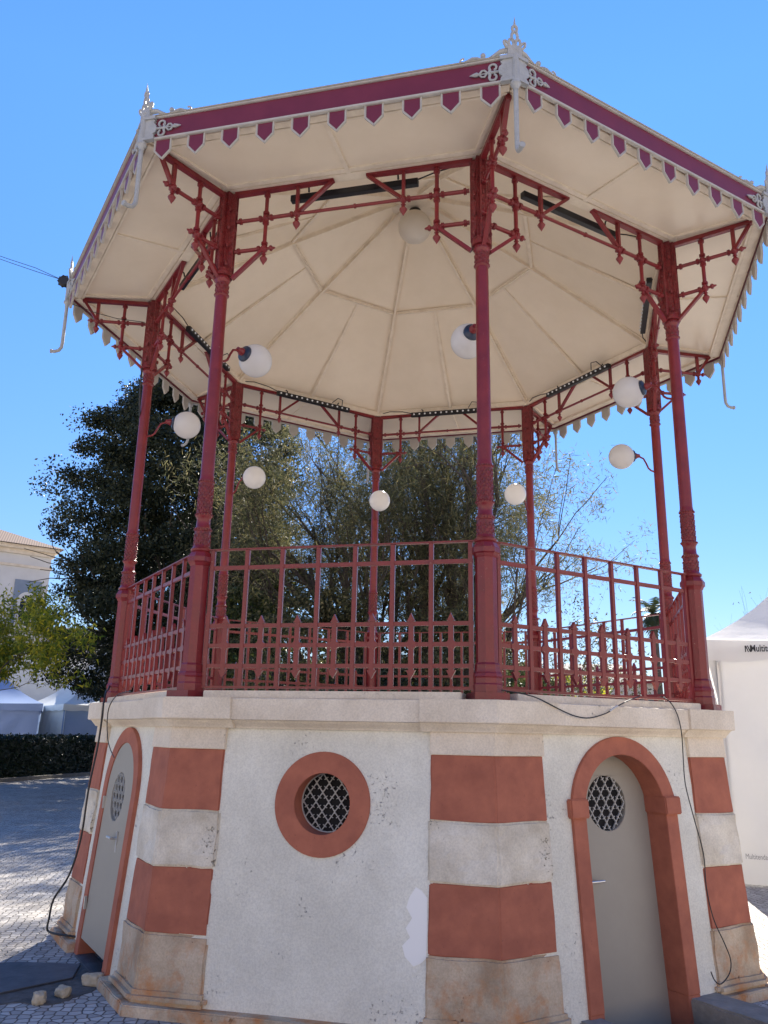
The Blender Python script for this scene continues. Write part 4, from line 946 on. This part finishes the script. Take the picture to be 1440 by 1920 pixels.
# lower annexe with two round-headed windows
an = empty('annexe_building', pix_base(190, 50), math.atan2(dv.y, dv.x)-pi/2+.0)
c = MB(); c.box((-6, 3, 2.85), (14, 6, 5.9)); c.build('wall', 'churchwall', an)
c = MB(); c.add([(-13.3, -.3, 5.8), (1.3, -.3, 5.8), (1.3, 6.3, 5.8), (-13.3, 6.3, 5.8), (-13.3, 3, 7.6), (1.3, 3, 7.6)], [(0, 1, 5, 4), (2, 3, 4, 5), (1, 2, 5), (3, 0, 4), (3, 2, 1, 0)]); c.build('roof', 'darkroof', an)
for xw in (-7.35, -6.1, -8.9):
    c = MB(); c.prism([(x+xw, z) for x, z in arch_ring(.42, .33, 2.6, 2.6, 3.9, 12)], [], lambda a, z: (a, -.06, z), lambda a, z: (a, .0, z)); wf = c.build('window', 'tile', an)
    c = MB(); c.prism(arch(.33, 2.6, 3.9, 12, xw), [], lambda a, z: (a, -.02, z), lambda a, z: (a, .0, z)); c.build('window_pane', 'glass', wf)
    c = MB(); c.bar((xw, -.04, 2.6), (xw, -.04, 4.2), .03, .04)
    for z in (3.0, 3.4, 3.9): c.bar((xw-.33, -.04, z), (xw+.33, -.04, z), .03, .04)
    c.build('glazing_bars', 'churchwall', wf)
tag(an, 'low off-white building with tiled roof and round-headed windows behind the left tents', 'building')

# ================================================================== TENTS
def tent(name, lab, corner, e1, e2, L1, L2, zg, ze, zv, zp, mw, mr, mv, seed=0, sag=.55, mw2=None):
    """corner on the ground; e1,e2 unit directions of the two near sides; ze eave top, zv valance bottom, zp peak"""
    o = empty(name, corner); e1 = Vector(e1).normalized(); e2 = Vector(e2).normalized(); zo = corner.z
    H = ze-zg; 
    # walls with soft folds
    def wall_(p, d, L, nrm, nm='side_wall'):
        nx, nz = int(L/.08), 14; vs = []
        for j in range(nz+1):
            for i in range(nx+1):
                u = L*i/nx; z = H*.97*j/nz+.02; k = -.07+(.19*noise.noise(Vector((u*1.3+z*.9, z*.18, seed)))+.05*noise.noise(Vector((u*3.0+z*2.0, z*.4, seed+5))))*min(1, 4*min(i, nx-i)/nx+.1)
                vs.append(p+d*u+nrm*k+Vector((0, 0, z)))
        me = raw(nm, vs, [(j*(nx+1)+i, j*(nx+1)+i+1, (j+1)*(nx+1)+i+1, (j+1)*(nx+1)+i) for j in range(nz) for i in range(nx)], mw, o); me.data.shade_smooth(); return me
    n1 = -e2; n2 = -e1
    w1 = wall_(Vector((0, 0, 0)), e1, L1, n1); w2 = wall_(Vector((0, 0, 0)), e2, L2, n2)
    if mw2: w2.data.materials[0] = M[mw2]
    wall_(e2*L2, e1, L1, e2); wall_(e1*L1, e2, L2, e1)
    # canopy: concave pyramid
    cx = e1*L1/2+e2*L2/2; cs = [Vector((0, 0, 0)), e1*L1, e1*L1+e2*L2, e2*L2]; N = 12; K = 10; vs = []; fs = []
    for s in range(4):
        A, B = cs[s], cs[(s+1) % 4]; b0_ = len(vs)
        for j in range(K+1):
            t = j/K; zz = ze-zo+(zp-ze)*((1-sag)*t+sag*t**2.4)
            for i in range(N+1):
                p = A.lerp(B, i/N); p = p+(p-cx).normalized()*.08; q = p.lerp(cx, t); z = zz-.0-.05*sin(pi*i/N)*(1-t); vs.append(Vector((q.x, q.y, z)))
        fs += [(b0_+j*(N+1)+i, b0_+j*(N+1)+i+1, b0_+(j+1)*(N+1)+i+1, b0_+(j+1)*(N+1)+i) for j in range(K) for i in range(N)]
    cn = raw('canopy', vs, fs, mr, o); cn.data.shade_smooth(); cn.data.set_sharp_from_angle(angle=rad(35))
    # valance with wavy edge
    vs = []; fs = []
    for s in range(4):
        A, B = cs[s], cs[(s+1) % 4]; b0_ = len(vs); n = 64
        for i in range(n+1):
            p = A.lerp(B, i/n); p = p+(p-cx).normalized()*.10; zb = zv-zo-.04*abs(sin(pi*i/n*6))
            vs += [Vector((p.x, p.y, ze-zo-.05*sin(pi*i/n))), Vector((p.x, p.y, zb))]
        fs += [(b0_+2*i, b0_+2*i+1, b0_+2*i+3, b0_+2*i+2) for i in range(n)]
    raw('valance', vs, fs, mv, o)
    for q in cs: c = MB(); c.box(q+(cx-q).normalized()*.16+Vector((0, 0, H/2)), (.07, .07, H)); c.build('pole', 'alu', o)
    tag(o, lab, 'tent'); return o
e1 = Vector((.887, -.462, 0)); e2 = Vector((.462, .887, 0)); cr_ = Vector((4.60, 2.16, G))
rt_ = tent('marquee_tent', 'large white peaked tent close at the right edge with printed valance', cr_, e1, e2, 5, 5, G, 3.06, 2.78, 6.2, 'tentwhite', 'tentwhite', 'tentwhite', 1)
# printing on the tent
def text(s, size, m, parent, org, d, name='printed_text', bold=0, sx=1):
    cu = bpy.data.curves.new('t', 'FONT'); cu.body = s; cu.size = size; cu.extrude = .002; cu.offset = bold; ob = bpy.data.objects.new('t', cu); COL.objects.link(ob)
    bpy.context.view_layer.update(); me = bpy.data.meshes.new_from_object(ob.evaluated_get(bpy.context.evaluated_depsgraph_get())); bpy.data.objects.remove(ob)
    me.materials.clear(); me.materials.append(M[m]); o = bpy.data.objects.new(name, me); COL.objects.link(o); o.parent = parent
    nrm = -e2; o.matrix_local = Matrix(((d.x*sx, 0, nrm.x, org.x), (d.y*sx, 0, nrm.y, org.y), (0, 1, nrm.z, org.z), (0, 0, 0, 1))); return o
def on_tent(x, y, off):   # pixel of the front cloth -> local point
    v = ray(x, y); nrm = e2; s = ((cr_-e2*off)-CAM).dot(nrm)/v.dot(nrm); return CAM+v*s-cr_
p0 = on_tent(1407, 1221.5, .135)
text('Multitendas', .125, 'ink', rt_, p0, e1, bold=.0025, sx=.72)
lg = MB(); q0 = on_tent(1397, 1222.5, .135); 
f_ = lambda a, z: q0+e1*a*.48+Vector((0, 0, z*.85))-e2*.002; b_ = lambda a, z: q0+e1*a*.48+Vector((0, 0, z*.85))
for P in ([(0, 0), (.03, 0), (.03, .07), (.075, 0), (.10, 0), (.045, .10), (0, .10)], [(.06, .10), (.09, .10), (.135, .03), (.135, .10), (.165, .10), (.165, 0), (.125, 0)]): lg.prism(P, [], f_, b_)
lg.build('printed_logo', 'ink', rt_)
text('Multitendas', .09, 'greyink', rt_, on_tent(1398, 1610, .03), e1, 'small_printed_text', sx=.68)
lt = pix_base(74, 40); 
dl = (lt-CAM); dl.z = 0; dl.normalize(); rr_ = Vector((dl.y, -dl.x, 0))
tent('small_tent', 'peaked tent coloured with blue shade at the left edge behind the hedge', lt, -rr_+dl*.05, dl, 5, 5, G, 2.72, 2.42, 5.0, 'tentshade', 'tentshade', 'tentshade', 2)
l2 = pix_base(118, 42)
tent('canopy_tent', 'tent with sunlit white roof and blue-shaded wall between hedge and bandstand', l2, rr_*1+dl*.15, -rr_*.35+dl, 5, 5, G, 2.78, 2.5, 5.6, 'tentshade', 'tentgrey', 'tentgrey', 3, mw2='tentgrey')
l3 = pix_base(72, 47)
tent('marquee_tent', 'off-white tent set back between the two blue-shaded tents', l3, rr_, dl, 4.5, 4, G, 2.9, 2.55, 4.4, 'tentgrey', 'tentgrey', 'tentgrey', 4)

# ================================================================== RIGHT BACKGROUND
hb = pix_base(1120, 70); hv = hb-CAM; hv.z = 0; hv.normalize(); ho = empty('white_house', hb, math.atan2(hv.y, hv.x)-pi/2)
c = MB(); c.box((0, 4, 3.0), (9, 8, 6.2)); c.build('wall', 'churchwall', ho)
c = MB(); c.add([(-5, -.5, 6.1), (5, -.5, 6.1), (5, 8.5, 6.1), (-5, 8.5, 6.1), (-2.5, 4, 8.0), (2.0, 4, 8.0)], [(0, 1, 5, 4), (1, 2, 5), (2, 3, 4, 5), (3, 0, 4), (3, 2, 1, 0)]); c.build('roof', 'darkroof', ho)
for x in (-3, -1, 1, 3):
    for z in (1.8, 4.4):
        c = MB(); c.box((x, -.03, z), (1.0, .1, 1.4)); f0 = c.build('window', 'churchwall', ho, bevel=.01); c = MB(); c.box((x-.22, -.07, z), (.36, .06, 1.2)); c.box((x+.22, -.07, z), (.36, .06, 1.2)); c.build('window_pane', 'glass', f0)
tag(ho, 'distant white house with dark hipped roof seen through the right railing', 'house')
hb2 = pix_base(1215, 66); ho2 = empty('low_building', hb2, math.atan2(hv.y, hv.x)-pi/2)
c = MB(); c.box((0, 4, 1.9), (8, 8, 4.1)); c.build('wall', 'tentwhite', ho2)
c = MB(); c.add([(-4.4, -.4, 3.95), (4.4, -.4, 3.95), (4.4, 8.4, 3.95), (-4.4, 8.4, 3.95), (-4.4, 4, 5.0), (4.4, 4, 5.0)], [(0, 1, 5, 4), (2, 3, 4, 5), (1, 2, 5), (3, 0, 4), (3, 2, 1, 0)]); c.build('roof', 'tile', ho2)
for x in (-2.6, -.9, .9, 2.6):
    c = MB(); c.box((x, -.03, 2.2), (.9, .08, 1.5)); c.build('window', 'glass', ho2)
tag(ho2, 'distant low white building with tiled roof right of the dark-roofed house', 'building')
broad_tree('shrub', 'low green shrub in front of the distant low building', pix_base(1240, 40), 2.0, 2.2, .1, 50, 80, .12, 'leafmid', 71, clr=.5, trunk_r=.05)
